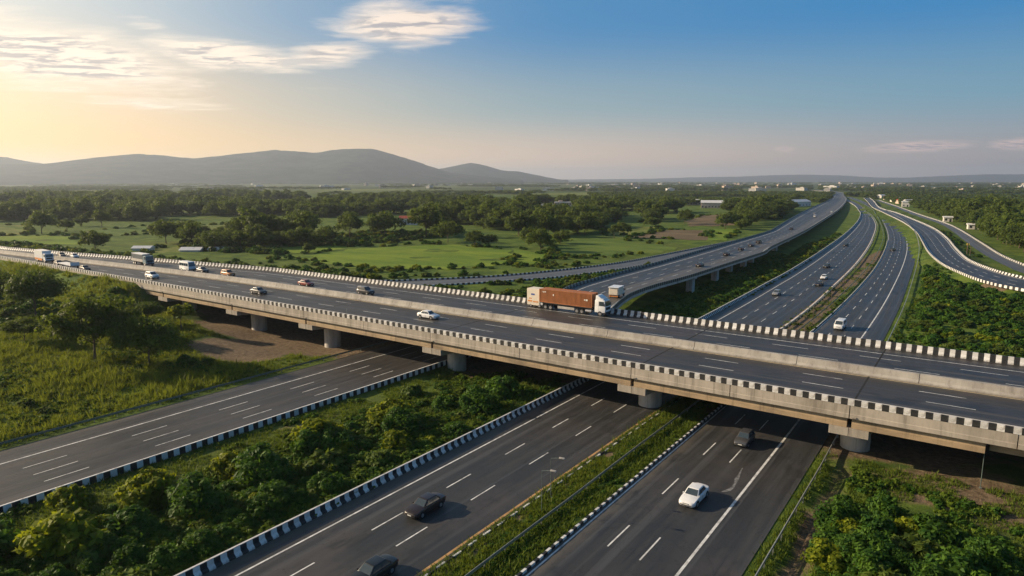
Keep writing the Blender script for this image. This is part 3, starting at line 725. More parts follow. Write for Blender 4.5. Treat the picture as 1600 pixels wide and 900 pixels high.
# paint on the deck
dk = [o for o in COL.objects if o.name.startswith('deck_road')]
dxs = np.arange(-440, 139, 6.)
def dl(f): return np.array([(x, f(x)) for x in dxs])
line(dk[0], 'edge_line', dl(lambda x: dm(x) - 1.32), .20, ZD + .004, M_CRML)
line(dk[0], 'edge_line', dl(lambda x: dn(x) + 1.1), .10, ZD + .004)
line(dk[1], 'edge_line', dl(lambda x: np.interp(x, [-300, -165], [df(-300) - 1.5, 112.7]) if x < -165 else 112.7), .20, ZD + .004)
line(dk[1], 'edge_line', dl(lambda x: dm(x) + 1.75), .10, ZD + .004)
def deck_dash(parent, f, per, ln, st):
    P = np.array([(x, f(x)) for x in np.arange(-330, 120, 3.)]); s0 = st + 330
    sg = lambda q: True
    s = P[:, 0]; fv, ff = [], []
    for a in np.arange(-330 + (s0 % per), 110, per):
        Q = np.array([(q, f(q)) for q in np.linspace(a, a + ln, 3)]); v, fc = ribbon(Q, .15, ZD + .004)
        if -150 < a < 20: ob('lane_dash', mesh('lane_dash', v, fc, M_LINE), parent)
        else: o = len(fv); fv.extend(v.tolist()); ff.extend([tuple(o + i for i in q) for q in fc])
    tag(ob('lane_dashes', mesh('lane_dashes', fv, ff, M_LINE), parent), kind='stuff')
nw = lambda t: (lambda x: dn(x) + .5 + t * (dm(x) - 1 - dn(x) - .5)); fw_ = lambda t: (lambda x: dm(x) + 1 + t * (df(x) - .5 - dm(x) - 1))
deck_dash(dk[0], nw(.765), 13.6, 4.9, -18.3); deck_dash(dk[0], nw(.480), 13.8, 4.9, -17.5)
deck_dash(dk[1], fw_(.28), 12.6, 5.4, -21.0); deck_dash(dk[1], fw_(.565), 12.6, 5.4, -13.4)

# parapets: painted coping blocks over plain concrete panels on the near side
par = empty('near_parapet', (-60, 83, 0)); tag(par, 'near side parapet of the flyover, plain concrete panels under a black and white coping', 'parapet')
edge = np.array([(x, dn(x)) for x in np.arange(-440, 139, 1.)])
s_ = np.r_[0, np.cumsum(np.linalg.norm(np.diff(edge, axis=0), axis=1))]; BL = .70
cw = MB().prism([(0., 8.0), (.42, 8.0), (.44, 7.3), (0., 7.3)], -BL / 2 + .008, BL / 2 - .008).me('coping_block', M_BWHITE)
ck = MB().prism([(0., 8.0), (.42, 8.0), (.44, 7.3), (0., 7.3)], -BL / 2 + .008, BL / 2 - .008).me('coping_block', M_BBLACK)
fv, ff, fm = [], [], []; n_ = int(s_[-1] / BL)
xx = np.interp((np.arange(n_) + .5) * BL, s_, edge[:, 0]); yy_ = np.interp((np.arange(n_) + .5) * BL, s_, edge[:, 1])
for i in range(n_):
    if -196 < xx[i] < 9.5: ob('coping_block', cw if i % 2 else ck, par, (xx[i] + 60, yy_[i] - 83, 0))
    else:
        o = len(fv)
        for ax_ in (-BL / 2, BL / 2):
            for y, z in ((0., 8.0), (.42, 8.0), (.44, 7.3), (0., 7.3)): fv.append((xx[i] + ax_ + 60, yy_[i] + y - 83, z))
        for k in range(4): ff.append((o + k, o + (k + 1) % 4, o + 4 + (k + 1) % 4, o + 4 + k)); fm.append(i % 2)
        ff += [(o, o + 1, o + 2, o + 3), (o + 7, o + 6, o + 5, o + 4)]; fm += [i % 2] * 2
tag(ob('coping_run', mesh('coping_run', fv, ff, mats=[M_BBLACK, M_BWHITE], midx=fm), par), kind='stuff')
cuts = sorted([XAB] + JO + [-149., -122., -92., -57., -24.5, 4.9, 35., 65., 95., 140.])
for i in range(len(cuts) - 1):
    b = MB().prism([(83.03, 7.298), (83.43, 7.298), (83.43, 6.28), (83.9, 6.28), (83.9, 5.98), (82.985, 5.74), (82.985, 6.24), (83.03, 6.29)], cuts[i] + .05, cuts[i + 1] - .05)
    me = b.me('parapet_panel', M_CONC); me.transform(Matrix.Translation((60, -83, 0))); ob('parapet_panel', me, par)
for a in np.arange(-440, XAB - 5, 22.):          # plain kerb wall on the embankment
    b = MB(); v = [(x, dn(x)) for x in (a, a + 21.95)]
    for (y0, y1, z0, z1) in ((.02, .40, 6.5, 7.298),):
        b.b.faces.new([b.b.verts.new(p) for p in ((v[0][0], v[0][1] + y0, z0), (v[1][0], v[1][1] + y0, z0), (v[1][0], v[1][1] + y0, z1), (v[0][0], v[0][1] + y0, z1))])
        b.b.faces.new([b.b.verts.new(p) for p in ((v[0][0], v[0][1] + y1, z0), (v[1][0], v[1][1] + y1, z0), (v[1][0], v[1][1] + y1, z1), (v[0][0], v[0][1] + y1, z1))])
    me = b.me('parapet_panel', M_CONC); me.transform(Matrix.Translation((60, -83, 0))); ob('parapet_panel', me, par)
M_LIP = pmat('coping_top', (.50, .48, .45), .75, .12, 1.2, dark=((.26, .24, .22), .5))
lv_, lf_ = [], []
for i, x in enumerate(np.arange(-300, 139, 3.)):
    for y, z in ((.24, 8.03), (.45, 8.03), (.45, 8.002), (.24, 8.002)): lv_.append((x + 60, dn(x) + y - 83, z))
for i in range(len(lv_) // 4 - 1):
    for k in range(4): lf_.append((i * 4 + k, i * 4 + (k + 1) % 4, i * 4 + 4 + (k + 1) % 4, i * 4 + 4 + k))
ob('top_strip', mesh('top_strip', lv_, lf_, M_LIP), par)
dr = MB()
for x in JO: dr.box(x + .2 + 60, x + .75 + 60, -.12, -.03, 5.86, 5.98)
ob('drip_ledge', dr.me('drip_ledge', M_CONC), par)

FARP = np.array([(x, df(x) - .15, 7.0) for x in np.arange(-420, 139, 1.5)])
barrier('far_parapet', FARP, [(-.3, 1.05), (-.04, 1.05), (.04, .5), (.34, .22), (.36, 0), (-.32, 0), (-.32, -.9), (-.3, -.9)], .70,
        'far side parapet of the flyover in black and white blocks with sloped feet', lambda x, y: -196 < x < 8.5, flip=-1, cat='parapet', gap=lambda x, y: -73.6 < x < -59.4)
# median barrier: long concrete units
mb = empty('median_barrier', (-60, 99, 0)); tag(mb, 'plain concrete barrier down the middle of the flyover deck', 'barrier')
prof = [(-.78, 0), (-.78, .16), (-.46, .40), (-.27, 1.12), (.27, 1.12), (.46, .40), (.78, .16), (.78, 0)]
M_MED = pmat('concrete_median', (.36, .335, .30), .8, .16, .5, dark=((.16, .145, .13), .75), stretch=(1, 1, .3), bump=.15, bscale=4, streak=.7)
for a in np.arange(-440, 139, 15.):
    b = MB(); r0 = [b.b.verts.new((a + .04 + 60, dm(a) + y - 99, 7.0 + z)) for y, z in prof]; r1 = [b.b.verts.new((a + 14.96 + 60, dm(a + 15.) + y - 99, 7.0 + z)) for y, z in prof]
    for k in range(8): b.b.faces.new((r0[k], r0[(k + 1) % 8], r1[(k + 1) % 8], r1[k]))
    b.b.faces.new(r0[::-1]); b.b.faces.new(r1); ob('barrier_unit', b.me('barrier_unit', M_MED), mb)

# ------------------------------------------------------------------ the viaduct behind
via = empty('viaduct', (-80, 200, 0)); tag(via, 'second raised road on short columns curving away towards the horizon', 'viaduct')
VO = np.array([-80., 200., 0.])
roadV = strip('viaduct_road', VI_L, VI_R, .02, M_ASPH, n=240)
n = 240; A, B = resample(VI_L, n), resample(VI_R, n)
vs, fs = [], []
for i in range(n):
    th = min(.62, A[i, 2] - .05)
    for q, dz in ((A[i], 0.), (B[i], 0.), (B[i], -th), (A[i], -th)): vs.append(np.array(q) + (0, 0, dz) - VO)
for i in range(n - 1):
    for k in range(4): fs.append((i * 4 + k, i * 4 + (k + 1) % 4, i * 4 + 4 + (k + 1) % 4, i * 4 + 4 + k))
fs += [(0, 1, 2, 3), tuple(4 * (n - 1) + k for k in (3, 2, 1, 0))]
ob('deck_slab', mesh('deck_slab', vs, fs, M_CONC3), via)
for (x, y) in ((-69.9, 197.2), (-71.2, 224.), (-73.4, 246.5), (-73.2, 263.5), (-74.4, 278.), (-78, 330), (-84, 380), (-93, 450), (-101, 520), (-112, 600)):
    zt = vz(y) - .60
    pr = empty('pier', (x + 80 - 2., y - 200, 0)); pr.parent = via
    for dx in (0., -9.): ob('column', MB().box(-1.0 + dx, 1.0 + dx, -1.1, 1.1, -2.5, zt - .5, .12).me('column', M_CONC3), pr)
    ob('cross_head', MB().box(-11., 1.6, -1.0, 1.0, zt - .5, zt - .002).me('cross_head', M_CONC3), pr)
line(roadV, 'edge_line', frac_line(VI_L, VI_R, .17, 240), .22, .026); line(roadV, 'edge_line', frac_line(VI_L, VI_R, .93, 240), .2, .026)
for f_ in (.36, .55, .74): dashes(roadV, frac_line(VI_L, VI_R, f_, 240), 12., 4.5, 4., .16, .026)
barrier('viaduct_parapet', offset(VI_R, .2), [(-.25, .85), (.02, .85), (.08, .4), (.2, .15), (.2, 0), (-.25, 0)], .8, 'dark and white parapet on the near side of the raised road behind the flyover', lambda x, y: False, flip=1, cat='parapet', pale=M_GSTEEL)
barrier('viaduct_parapet', offset(VI_L, -.2), [(-.25, .75), (.02, .75), (.2, .15), (.2, 0), (-.25, 0)], 1.4, 'dark parapet on the field side of the raised road behind the flyover', lambda x, y: False, flip=-1, cat='parapet', pale=M_GSTEEL)

# ------------------------------------------------------------------ vehicles
def paint(name, colr, rough=.3, flake=0.):
    return pmat('paint_' + name, colr, rough, .05, 2., coat=.35, metallic=flake, dark=(tuple(q * .6 + .02 for q in colr), .25))

KINDS = {
 # stations: x, half width, bottom, shoulder height, top height; cabin: bottom (x0, x1, half w), top (x0, x1, half w), z0, z1
 'sedan': dict(st=[(2.32, .60, .40, .56, .60), (2.25, .74, .26, .64, .68), (2.02, .85, .20, .73, .78), (1.5, .895, .20, .83, .89), (.95, .90, .20, .90, .96), (0, .905, .20, .93, .97), (-1.0, .905, .20, .95, .98), (-1.55, .89, .22, .96, 1.02), (-2.0, .86, .26, .95, 1.02), (-2.24, .78, .32, .88, .97), (-2.32, .66, .40, .78, .84)],
               cb=(-1.80, 1.12, .82), ct=(-1.02, .28, .60), z0=.90, z1=1.45, wb=1.38, wr=.33, bp=(.50,)),
 'hatch': dict(st=[(1.98, .60, .40, .60, .64), (1.92, .74, .26, .70, .74), (1.7, .83, .20, .80, .86), (1.2, .86, .20, .90, .97), (.7, .87, .20, .96, 1.02), (-.2, .87, .20, .98, 1.03), (-1.1, .87, .20, .99, 1.04), (-1.7, .85, .24, .98, 1.04), (-1.92, .80, .32, .92, .98), (-1.98, .72, .40, .84, .90)],
               cb=(-1.92, .98, .80), ct=(-1.48, .20, .60), z0=.95, z1=1.52, wb=1.22, wr=.31, bp=(.48,)),
 'suv': dict(st=[(2.25, .66, .46, .76, .80), (2.18, .80, .32, .88, .93), (1.95, .89, .28, .97, 1.02), (1.4, .92, .28, 1.02, 1.09), (.9, .93, .28, 1.06, 1.12), (0, .93, .28, 1.07, 1.12), (-1.2, .93, .28, 1.08, 1.13), (-1.9, .91, .30, 1.08, 1.13), (-2.18, .86, .38, 1.02, 1.08), (-2.25, .78, .46, .92, .98)],
               cb=(-2.18, 1.12, .86), ct=(-1.80, .38, .68), z0=1.04, z1=1.76, wb=1.36, wr=.37, bp=(.35, .66)),
 'van': dict(st=[(2.45, .76, .42, .80, .88), (2.40, .86, .30, .98, 1.06), (2.2, .93, .26, 1.10, 1.20), (1.7, .95, .26, 1.20, 1.28), (.8, .955, .26, 1.24, 1.28), (-1., .955, .26, 1.25, 1.28), (-2.2, .95, .28, 1.25, 1.28), (-2.42, .92, .34, 1.22, 1.27), (-2.47, .86, .44, 1.1, 1.2)],
             cb=(-2.42, 2.02, .93), ct=(-2.32, 1.25, .80), z0=1.16, z1=2.05, wb=1.5, wr=.34, bp=(.36, .68)),
}
LODS = {}

def lerp3(a, b, t): return tuple(p * (1 - t) + q * t for p, q in zip(a, b))

def panel_on(q, u0, u1, v0, v1, off, th=.012):
    """thin window panel lying on the quad q = (bottom a, bottom b, top b, top a), proud of it by off"""
    a, b, cc_, d = [Vector(p) for p in q]; nrm = (b - a).cross(d - a).normalized()
    pt = lambda u, v: (a.lerp(b, u)).lerp(d.lerp(cc_, u), v)
    P = [pt(u0, v0), pt(u1, v0), pt(u1, v1), pt(u0, v1)]; bb = MB()
    vs = [bb.b.verts.new(p + nrm * off) for p in P] + [bb.b.verts.new(p + nrm * (off - th - .03)) for p in P]
    for f in ((0, 1, 2, 3), (7, 6, 5, 4), (0, 4, 5, 1), (1, 5, 6, 2), (2, 6, 7, 3), (3, 7, 4, 0)): bb.b.faces.new([vs[i] for i in f])
    return bb

def wheel(parent, x, y, r, w=.22):
    s = 1 if y > 0 else -1
    t = ob('wheel', MB().tube((0, -w / 2, 0), (0, w / 2, 0), r, n=18).me('tyre', M_TYRE, True), parent, (x, y - s * w / 2, r))
    rm = MB().tube((0, s * (w / 2 - .02), 0), (0, s * (w / 2 + .012), 0), r * .62, r * .56, n=14)
    ob('rim', rm.me('rim', M_RIM, True), t)
    return t

def make_car(kind, pm):
    K = KINDS[kind]; st = K['st']; root = empty('car')
    rings = []
    for x, w, zb, zs, zt in st:
        h = [(0, zb), (w * .80, zb), (w * .965, zb + .10), (w, zb + (zs - zb) * .45), (w * .985, zs - .07), (w * .93, zs), (w * .55, zt - .012), (0, zt)]
        rings.append([(x, y, z) for y, z in h] + [(x, -y, z) for y, z in h[-2:0:-1]])
    n = len(rings[0]); vs = [p for r in rings for p in r]; fs = [(i * n + k, (i + 1) * n + k, (i + 1) * n + (k + 1) % n, i * n + (k + 1) % n) for i in range(len(rings) - 1) for k in range(n)]
    fs += [tuple(range(n)), tuple((len(rings) - 1) * n + k for k in range(n - 1, -1, -1))]
    me = mesh('body', vs, fs, pm, smooth=True)
    try: me.set_sharp_from_angle(angle=R(40))
    except Exception: pass
    ob('body', me, root)
    (b0, b1, bw), (t0, t1, tw), z0, z1 = K['cb'], K['ct'], K['z0'], K['z1']
    zb_ = z0 - .12
    ob('cabin', MB().frustum((b0 - .02, b1 + .02, -bw, bw), (t0, t1, -tw, tw), zb_, z1, .075, 3).me('cabin', pm, True), root)
    f = (z0 - zb_) / (z1 - zb_)
    def lv(t): return (b0 - .02 + (t0 - b0 + .02) * t, b1 + .02 + (t1 - b1 - .02) * t, bw + (tw - bw) * t)
    x0, x1, w0 = lv(f); X0, X1, W0 = lv(.93)
    ob('windshield', panel_on(((x1, -w0, z0), (x1, w0, z0), (X1, W0, zb_ + .93 * (z1 - zb_)), (X1, -W0, zb_ + .93 * (z1 - zb_))), .07, .93, .10, .97, .012).me('windshield', M_GLASS), root)
    ob('rear_window', panel_on(((x0, w0, z0), (x0, -w0, z0), (X0, -W0, zb_ + .93 * (z1 - zb_)), (X0, W0, zb_ + .93 * (z1 - zb_))), .09, .91, .16, .94, .012).me('rear_window', M_GLASS), root)
    zt_ = zb_ + .93 * (z1 - zb_)
    us = [.10] + [u for u in K['bp']] + [.93]
    for sgn in (1, -1):
        q = ((x0, -w0, z0), (x1, -w0, z0), (X1, -W0, zt_), (X0, -W0, zt_)) if sgn < 0 else ((x1, w0, z0), (x0, w0, z0), (X0, W0, zt_), (X1, W0, zt_))
        for i in range(len(us) - 1):
            u0, u1 = us[i] + .012, us[i + 1] - .012
            if sgn > 0: u0, u1 = 1 - u1, 1 - u0
            ob('side_window', panel_on(q, u0, u1, .14, .90, .012).me('side_window', M_GLASS), root)
        xf = x1 - .12
        ob('mirror', MB().box(xf - .07, xf + .05, sgn * (w0 + .03) - .09 * (sgn < 0), sgn * (w0 + .03) + .09 * (sgn > 0), z0 + .02, z0 + .15, .03).me('mirror', pm, True), root)
    L = st[0][0]; Lr = st[-1][0]; s2 = st[1]; r2 = st[-2]
    for sgn in (1, -1):
        ya, yb = sorted((sgn * s2[1] * .55, sgn * s2[1] * .97))
        ob('headlight', MB().frustum((s2[0] - .35, s2[0] + .035, ya, yb), (s2[0] - .38, s2[0] - .05, ya, yb), s2[3] - .13, s2[4] - .01, .03).me('headlight', M_CHROME, True), root)
        ya, yb = sorted((sgn * r2[1] * .58, sgn * r2[1] * 1.0))
        ob('tail_light', MB().box(r2[0] - .05, r2[0] + .22, ya, yb, r2[3] - .18, r2[3] - .02, .025).me('tail_light', M_TAIL, True), root)
        for xw in (K['wb'], -K['wb'] + .02):
            wid = max(s[1] for s in st)
            ob('wheel_arch', MB().tube((xw, sgn * (wid - .12), K['wr'] + .02), (xw, sgn * (wid + .004), K['wr'] + .02), K['wr'] + .07, n=18).me('wheel_arch', M_BLACK, True), root)
            wheel(root, xw, sgn * (wid + .012), K['wr'])
    ob('grille', MB().box(L - .10, L + .008, -s2[1] * .45, s2[1] * .45, st[0][3] - .07, st[0][3] + .03, .012).me('grille', M_BLACK), root)
    ob('front_bumper', MB().box(L - .2, L + .015, -s2[1] * .80, s2[1] * .80, st[0][2] - .06, st[0][2] + .03, .02).me('front_bumper', M_BLACK, True), root)
    ob('number_plate', MB().box(L - .05, L + .022, -.24, .24, st[0][2] + .035, st[0][2] + .13).me('number_plate', M_PLATE), root)
    ob('number_plate', MB().box(Lr - .022, Lr + .05, -.24, .24, st[-1][3] - .30, st[-1][3] - .19).me('number_plate', M_PLATE), root)
    for sgn in (1, -1):
        wid = max(s[1] for s in st)
        ob('door_handle', MB().box(-.28, -.10, sgn * wid - .02, sgn * wid + .02, st[5][3] - .16, st[5][3] - .12).me('door_handle', pm), root)
        b = MB()
        for xd in (.98, -.02, -1.0): b.box(xd - .008, xd + .008, sgn * (wid + .001) - .006, sgn * (wid + .001) + .006, .36, st[5][3] - .1)
        ob('door_seam', b.me('door_seam', M_BLACK), root)
    return root

def copy_tree(o, parent=None):
    q = o.copy(); COL.objects.link(q); q.parent = parent
    for ch in list(o.children): copy_tree(ch, q)
    return q

PROTO = {}
def car(kind, pname, colr, x, y, z, heading, label, group=None, rough=.3, flake=0., scale=1.):
    """heading: degrees, 0 = facing +X, 90 = facing +Y"""
    key = (kind, pname)
    if key not in PROTO: PROTO[key] = make_car(kind, paint(pname, colr, rough, flake)); r = PROTO[key]
    else: r = copy_tree(PROTO[key])
    r.location = (x, y, z); r.rotation_euler = (0, 0, R(heading)); r.scale = (scale,) * 3
    r.name = {'sedan': 'sedan_car', 'hatch': 'hatchback_car', 'suv': 'suv_car', 'van': 'van'}[kind]
    tag(r, label, 'van' if kind == 'van' else 'car', group); return r

WHITE, BLACKP, SILV = (.74, .74, .74), (.012, .011, .012), (.34, .34, .34)
car('sedan', 'white', WHITE, -22.1, 64.4, .004, -91, 'white sedan driving down the right carriageway towards the camera')
car('sedan', 'black', (.020, .013, .012), -43.5, 46.6, .004, -90, 'dark brown sedan crossing the dashes of the central carriageway with pale number plate')
car('sedan', 'charcoal', (.014, .017, .02), -39.2, 35.4, .004, -90, 'charcoal car cut off by the bottom edge of the photo', flake=.2)
car('hatch', 'grey', (.10, .10, .105), -22.3, 82.9, .004, -90, 'grey hatchback in the shade just under the flyover', flake=.4)
car('van', 'white', WHITE, -24.3, 162.6, .004, -91, 'white van on the right carriageway just beyond the flyover parapet')
car('sedan', 'white', WHITE, -84.8, 92.9, ZD + .004, 0, 'white sedan alone on the near lanes of the flyover deck')
car('suv', 'graphite', (.045, .045, .05), -115, 104.8, ZD + .004, 0, 'dark grey estate car on the far lanes of the flyover close to the median barrier', flake=.3)
car('sedan', 'red', (.22, .025, .018), -136.6, 105.0, ZD + .004, 0, 'dark red car on the far lanes of the flyover')
car('suv', 'orange', (.48, .19, .05), -168., 103.6, ZD + .004, 0, 'orange car on the far lanes of the flyover')
car('sedan', 'graphite', (.05, .05, .055), -181.5, 104.0, ZD + .004, 0, 'grey brown car ahead of the white minibus on the flyover', flake=.3)
car('suv', 'white', WHITE, -181., 89.6, ZD + .004, -1, 'white suv in front of the minibus at the left of the flyover')
car('sedan', 'graphite', (.05, .05, .055), -136.0, 91.2, ZD + .004, 0, 'small dark car on the near lanes of the flyover behind the white sedan', flake=.3)
car('sedan', 'black', BLACKP, -213., 86.4, ZD + .004, -3, 'small black car low on the left end of the flyover by the pale parapet')
car('hatch', 'white', WHITE, -250, 98.6, ZD + .004, -6, 'small white car alone on the far left lanes of the flyover')
car('hatch', 'black', BLACKP, -257, 97.5, ZD + .004, -6, 'black car in the left distance beside the long white lorry', group='dark cars at the left end of the flyover')
car('sedan', 'black', BLACKP, -249, 94.6, ZD + .004, -6, 'black car against the median barrier at the left end of the flyover', group='dark cars at the left end of the flyover')
car('sedan', 'black', BLACKP, -233, 87.3, ZD + .004, -4, 'black car just ahead of the long white lorry')
G1 = 'small cars on the far carriageways'
car('hatch', 'silver', SILV, -47.3, 200.5, .004, -91, 'pale silver car beside the edge line of the left carriageway beyond the flyover', G1, flake=.4)
car('sedan', 'black', BLACKP, -40.8, 227., .004, -92, 'small black car near the dry median beyond the flyover', G1)
car('hatch', 'white', WHITE, -42.4, 243., .004, -92, 'small white car near the dry median beyond the flyover', G1)
car('sedan', 'graphite', (.05, .05, .055), -47.5, 276., .004, -93, 'grey car farther up the left carriageway beyond the flyover', G1, flake=.3)
for i, (x, y, k, nm, cl) in enumerate(((-56, 372, 'sedan', 'black', BLACKP), (-34, 360, 'hatch', 'graphite', (.05, .05, .05)))):
    car(k, nm, cl, x, y, .004, -97, ('black car where the left carriageway starts to bend', 'grey car where the right carriageway starts to bend')[i], G1)
G2 = 'small cars on the viaduct'
for i, (x, y, k, nm, cl) in enumerate(((-80.2, 258, 'sedan', 'black', BLACKP), (-81.5, 281, 'hatch', 'graphite', (.05, .05, .05)), (-82.6, 300, 'sedan', 'graphite', (.05, .05, .05)), (-84, 317, 'suv', 'black', BLACKP), (-76.8, 219, 'sedan', 'graphite', (.05, .05, .05)), (-92.8, 419, 'sedan', 'black', BLACKP), (-111, 579, 'van', 'white', WHITE), (-117, 684, 'hatch', 'white', WHITE), (-123, 640, 'sedan', 'silver', SILV))):
    car(k, nm, cl, x, y, vz(y) + .025, 93 + (y > 400) * 5, ('black car above the third column of the viaduct', 'first grey car of the close pair on the viaduct', 'second grey car of the close pair on the viaduct', 'dark suv leading the queue on the viaduct', 'grey car lowest on the viaduct behind the box truck', 'black car far up the viaduct bend', 'white van far up the viaduct', 'white car at the top of the viaduct', 'silver car beside the white van on the viaduct')[i], G2)

# ---- trucks
M_CONT = pmat('container_rust_orange', (.37, .135, .043), .6, .16, .8, dark=((.22, .07, .026), .6), stretch=(1, 1, .5))
M_CAB = pmat('cab_white', (.72, .73, .74), .35, .04, 2., coat=.4)
M_CREAM = pmat('box_cream', (.72, .64, .52), .5, .06, 1.5)
M_CHAS = pmat('chassis_black', (.03, .03, .032), .7, .2)
M_MARK = pmat('white_marking', (.75, .7, .62), .6, .1)
M_LOGO = pmat('orange_marking', (.62, .22, .04), .6, .1); M_LOGOB = pmat('blue_marking', (.06, .10, .30), .6, .1)

def truck_wheels(root, spots, r=.5, w=.3, half=1.22):
    for x in spots:
        for s in (1, -1): wheel(root, x, s * half, r, w)

def cab(root, x0, x1, w, zb, zs, zr, mat, deflector=0., rake=.18):
    """truck cab with its nose at x1"""
    ob('cab', MB().box(x0, x1, -w, w, zb, zs, .06).frustum((x0, x1, -w, w), (x0, x1 - rake, -w * .94, w * .94), zs - .08, zr, .08).me('cab', mat, True), root)
    z0, z1 = zs, zr - .1; xr = x1 - rake * .85
    ob('windshield', panel_on(((x1 - .01, -w * .97, z0), (x1 - .01, w * .97, z0), (xr, w * .94, z1), (xr, -w * .94, z1)), .06, .94, .06, .92, .03).me('windshield', M_GLASS), root)
    for s in (1, -1):
        q = ((x0, -w, z0), (x1, -w, z0), (xr, -w * .945, z1), (x0, -w * .945, z1)) if s < 0 else ((x1, w, z0), (x0, w, z0), (x0, w * .945, z1), (xr, w * .945, z1))
        u = (.42, .92) if s < 0 else (.08, .58)
        ob('side_window', panel_on(q, u[0], u[1], .10, .86, .02).me('side_window', M_GLASS), root)
        ob('mirror', MB().box(x1 - .15, x1 - .02, s * (w + .06) - .09 * (s < 0), s * (w + .06) + .09 * (s > 0), zs + .1, zs + .6, .02).me('mirror', M_BLACK), root)
        ob('headlight', MB().box(x1 - .06, x1 + .03, min(s * w * .55, s * w * .9), max(s * w * .55, s * w * .9), zb + .18, zb + .4, .02).me('headlight', M_CHROME), root)
        ob('door_seam', MB().box(x0 + (x1 - x0) * .38, x0 + (x1 - x0) * .38 + .02, min(s * (w - .01), s * (w + .006)), max(s * (w - .01), s * (w + .006)), zb + .3, zr - .2).me('door_seam', M_BLACK), root)
    ob('grille', MB().box(x1 - .05, x1 + .025, -w * .7, w * .7, zb + .5, zs - .15, .02).me('grille', M_BLACK), root)
    ob('front_bumper', MB().box(x1 - .3, x1 + .09, -w, w, zb - .25, zb + .14, .04).me('front_bumper', M_CHAS), root)
    if deflector:
        ob('wind_deflector', MB().prism([(-w * .85, zr - .04), (w * .85, zr - .04), (w * .78, zr + .3), (-w * .78, zr + .3)], x0 + .1, x1 - .55).frustum((x0 + .1, x1 - .35, -w * .88, w * .88), (x0 + .1, x0 + .55, -w * .8, w * .8), zr - .03, zr + deflector, .08).me('wind_deflector', mat, True), root)

def container(root, x0, x1, w, z0, z1, mat):
    bodyp = []; n = int((x1 - x0 - .3) / .28); b = MB(); d = .10
    pts = [(x0 + .15, 0.)]; xx = x0 + .15
    for i in range(n):
        a = x0 + .15 + (x1 - x0 - .3) * i / n; l = (x1 - x0 - .3) / n
        pts += [(a + l * .30, 0.), (a + l * .42, d), (a + l * .80, d), (a + l * .92, 0.)]
    pts.append((x1 - .15, 0.))
    for s in (1, -1):
        lo = [b.b.verts.new((x, s * (w - .02 - dd), z0 + .12)) for x, dd in pts]; hi = [b.b.verts.new((x, s * (w - .02 - dd), z1 - .12)) for x, dd in pts]
        for i in range(len(pts) - 1): b.b.faces.new((lo[i], lo[i + 1], hi[i + 1], hi[i]))
    b.box(x0 + .1, x1 - .1, -w + .06, w - .06, z0 + .06, z1 - .04)
    ob('container_walls', b.me('container_walls', mat), root)
    f = MB()
    for s in (1, -1):
        f.box(x0, x1, s * w - .08 * (s > 0), s * w + .08 * (s < 0), z0, z0 + .15).box(x0, x1, s * w - .08 * (s > 0), s * w + .08 * (s < 0), z1 - .13, z1)
        for xa in (x0, x1 - .16): f.box(xa - .002, xa + .162, s * w * 1.002 - .16 * (s > 0), s * w * 1.002 + .16 * (s < 0), z0 - .003, z1 + .003)
    ob('container_frame', f.me('container_frame', mat), root)
    ob('end_doors', MB().box(x0 - .03, x0 + .05, -w + .15, -.01, z0 + .1, z1 - .1).box(x0 - .03, x0 + .05, .01, w - .15, z0 + .1, z1 - .1).me('end_doors', mat), root)

t = empty('container_truck', (-65.8, 114.3, ZD + .004)); tag(t, 'articulated lorry with a white cab pulling a rust orange container on the flyover', 'truck')
container(t, -7.0, 5.1, 1.22, 1.45, 4.15, M_CONT)
cab(t, 5.75, 8.0, 1.22, .75, 1.95, 3.15, M_CAB, .85)
ob('chassis', MB().box(-6.9, 7.2, -.5, .5, .85, 1.2).box(-7.0, 5.0, -1.15, 1.15, 1.28, 1.44).me('chassis', M_CHAS), t)
ob('fuel_tank', MB().tube((3.7, -.95, .75), (5.0, -.95, .75), .32, n=12).me('fuel_tank', M_RIM, True), t)
ob('side_guard', MB().box(-2.6, 1.2, -1.2, -1.14, .55, 1.05).me('side_guard', M_GREY), t)
truck_wheels(t, (6.9, 2.9, 1.8, -4.3, -5.5), .5, .32, 1.22)
for (a, b_, z0, z1) in ((-6.3, -6.22, 3.45, 3.75), (-6.0, -5.75, 3.45, 3.72), (-5.6, -5.4, 3.5, 3.72), (-3.75, -3.5, 2.95, 3.3), (3.4, 3.65, 2.75, 3.0), (3.75, 4.2, 2.7, 3.02)):
    ob('marking', MB().box(a, b_, -1.222, -1.205, z0, z1).me('marking', M_MARK), t)

t = empty('box_truck', (-74.2, 114.75, ZD + .004)); tag(t, 'cream box truck with orange and blue marks close behind the rust orange container', 'truck')
ob('cargo_box', MB().box(-1.9, 1.2, -1.2, 1.2, .95, 3.9, .05).me('cargo_box', M_CREAM), t)
cab(t, 1.25, 1.9, 1.1, .6, 1.6, 2.6, M_CAB); ob('chassis', MB().box(-1.8, 1.8, -.5, .5, .5, .9).me('chassis', M_CHAS), t)
ob('skirt', MB().box(-1.85, 1.15, -1.19, -1.13, .5, .94).me('skirt', M_CREAM), t)
truck_wheels(t, (1.1, -1.0), .45, .28, 1.18)
for (a, b_, z0, z1, m_) in ((-1.7, -.6, 1.15, 1.45, M_LOGO), (-.4, .9, 1.1, 1.35, M_LOGO), (-1.4, -.7, 1.75, 1.95, M_LOGO), (-.9, 0., 2.55, 2.9, M_LOGOB)):
    ob('marking', MB().box(a, b_, -1.212, -1.19, z0, z1).me('marking', m_), t)

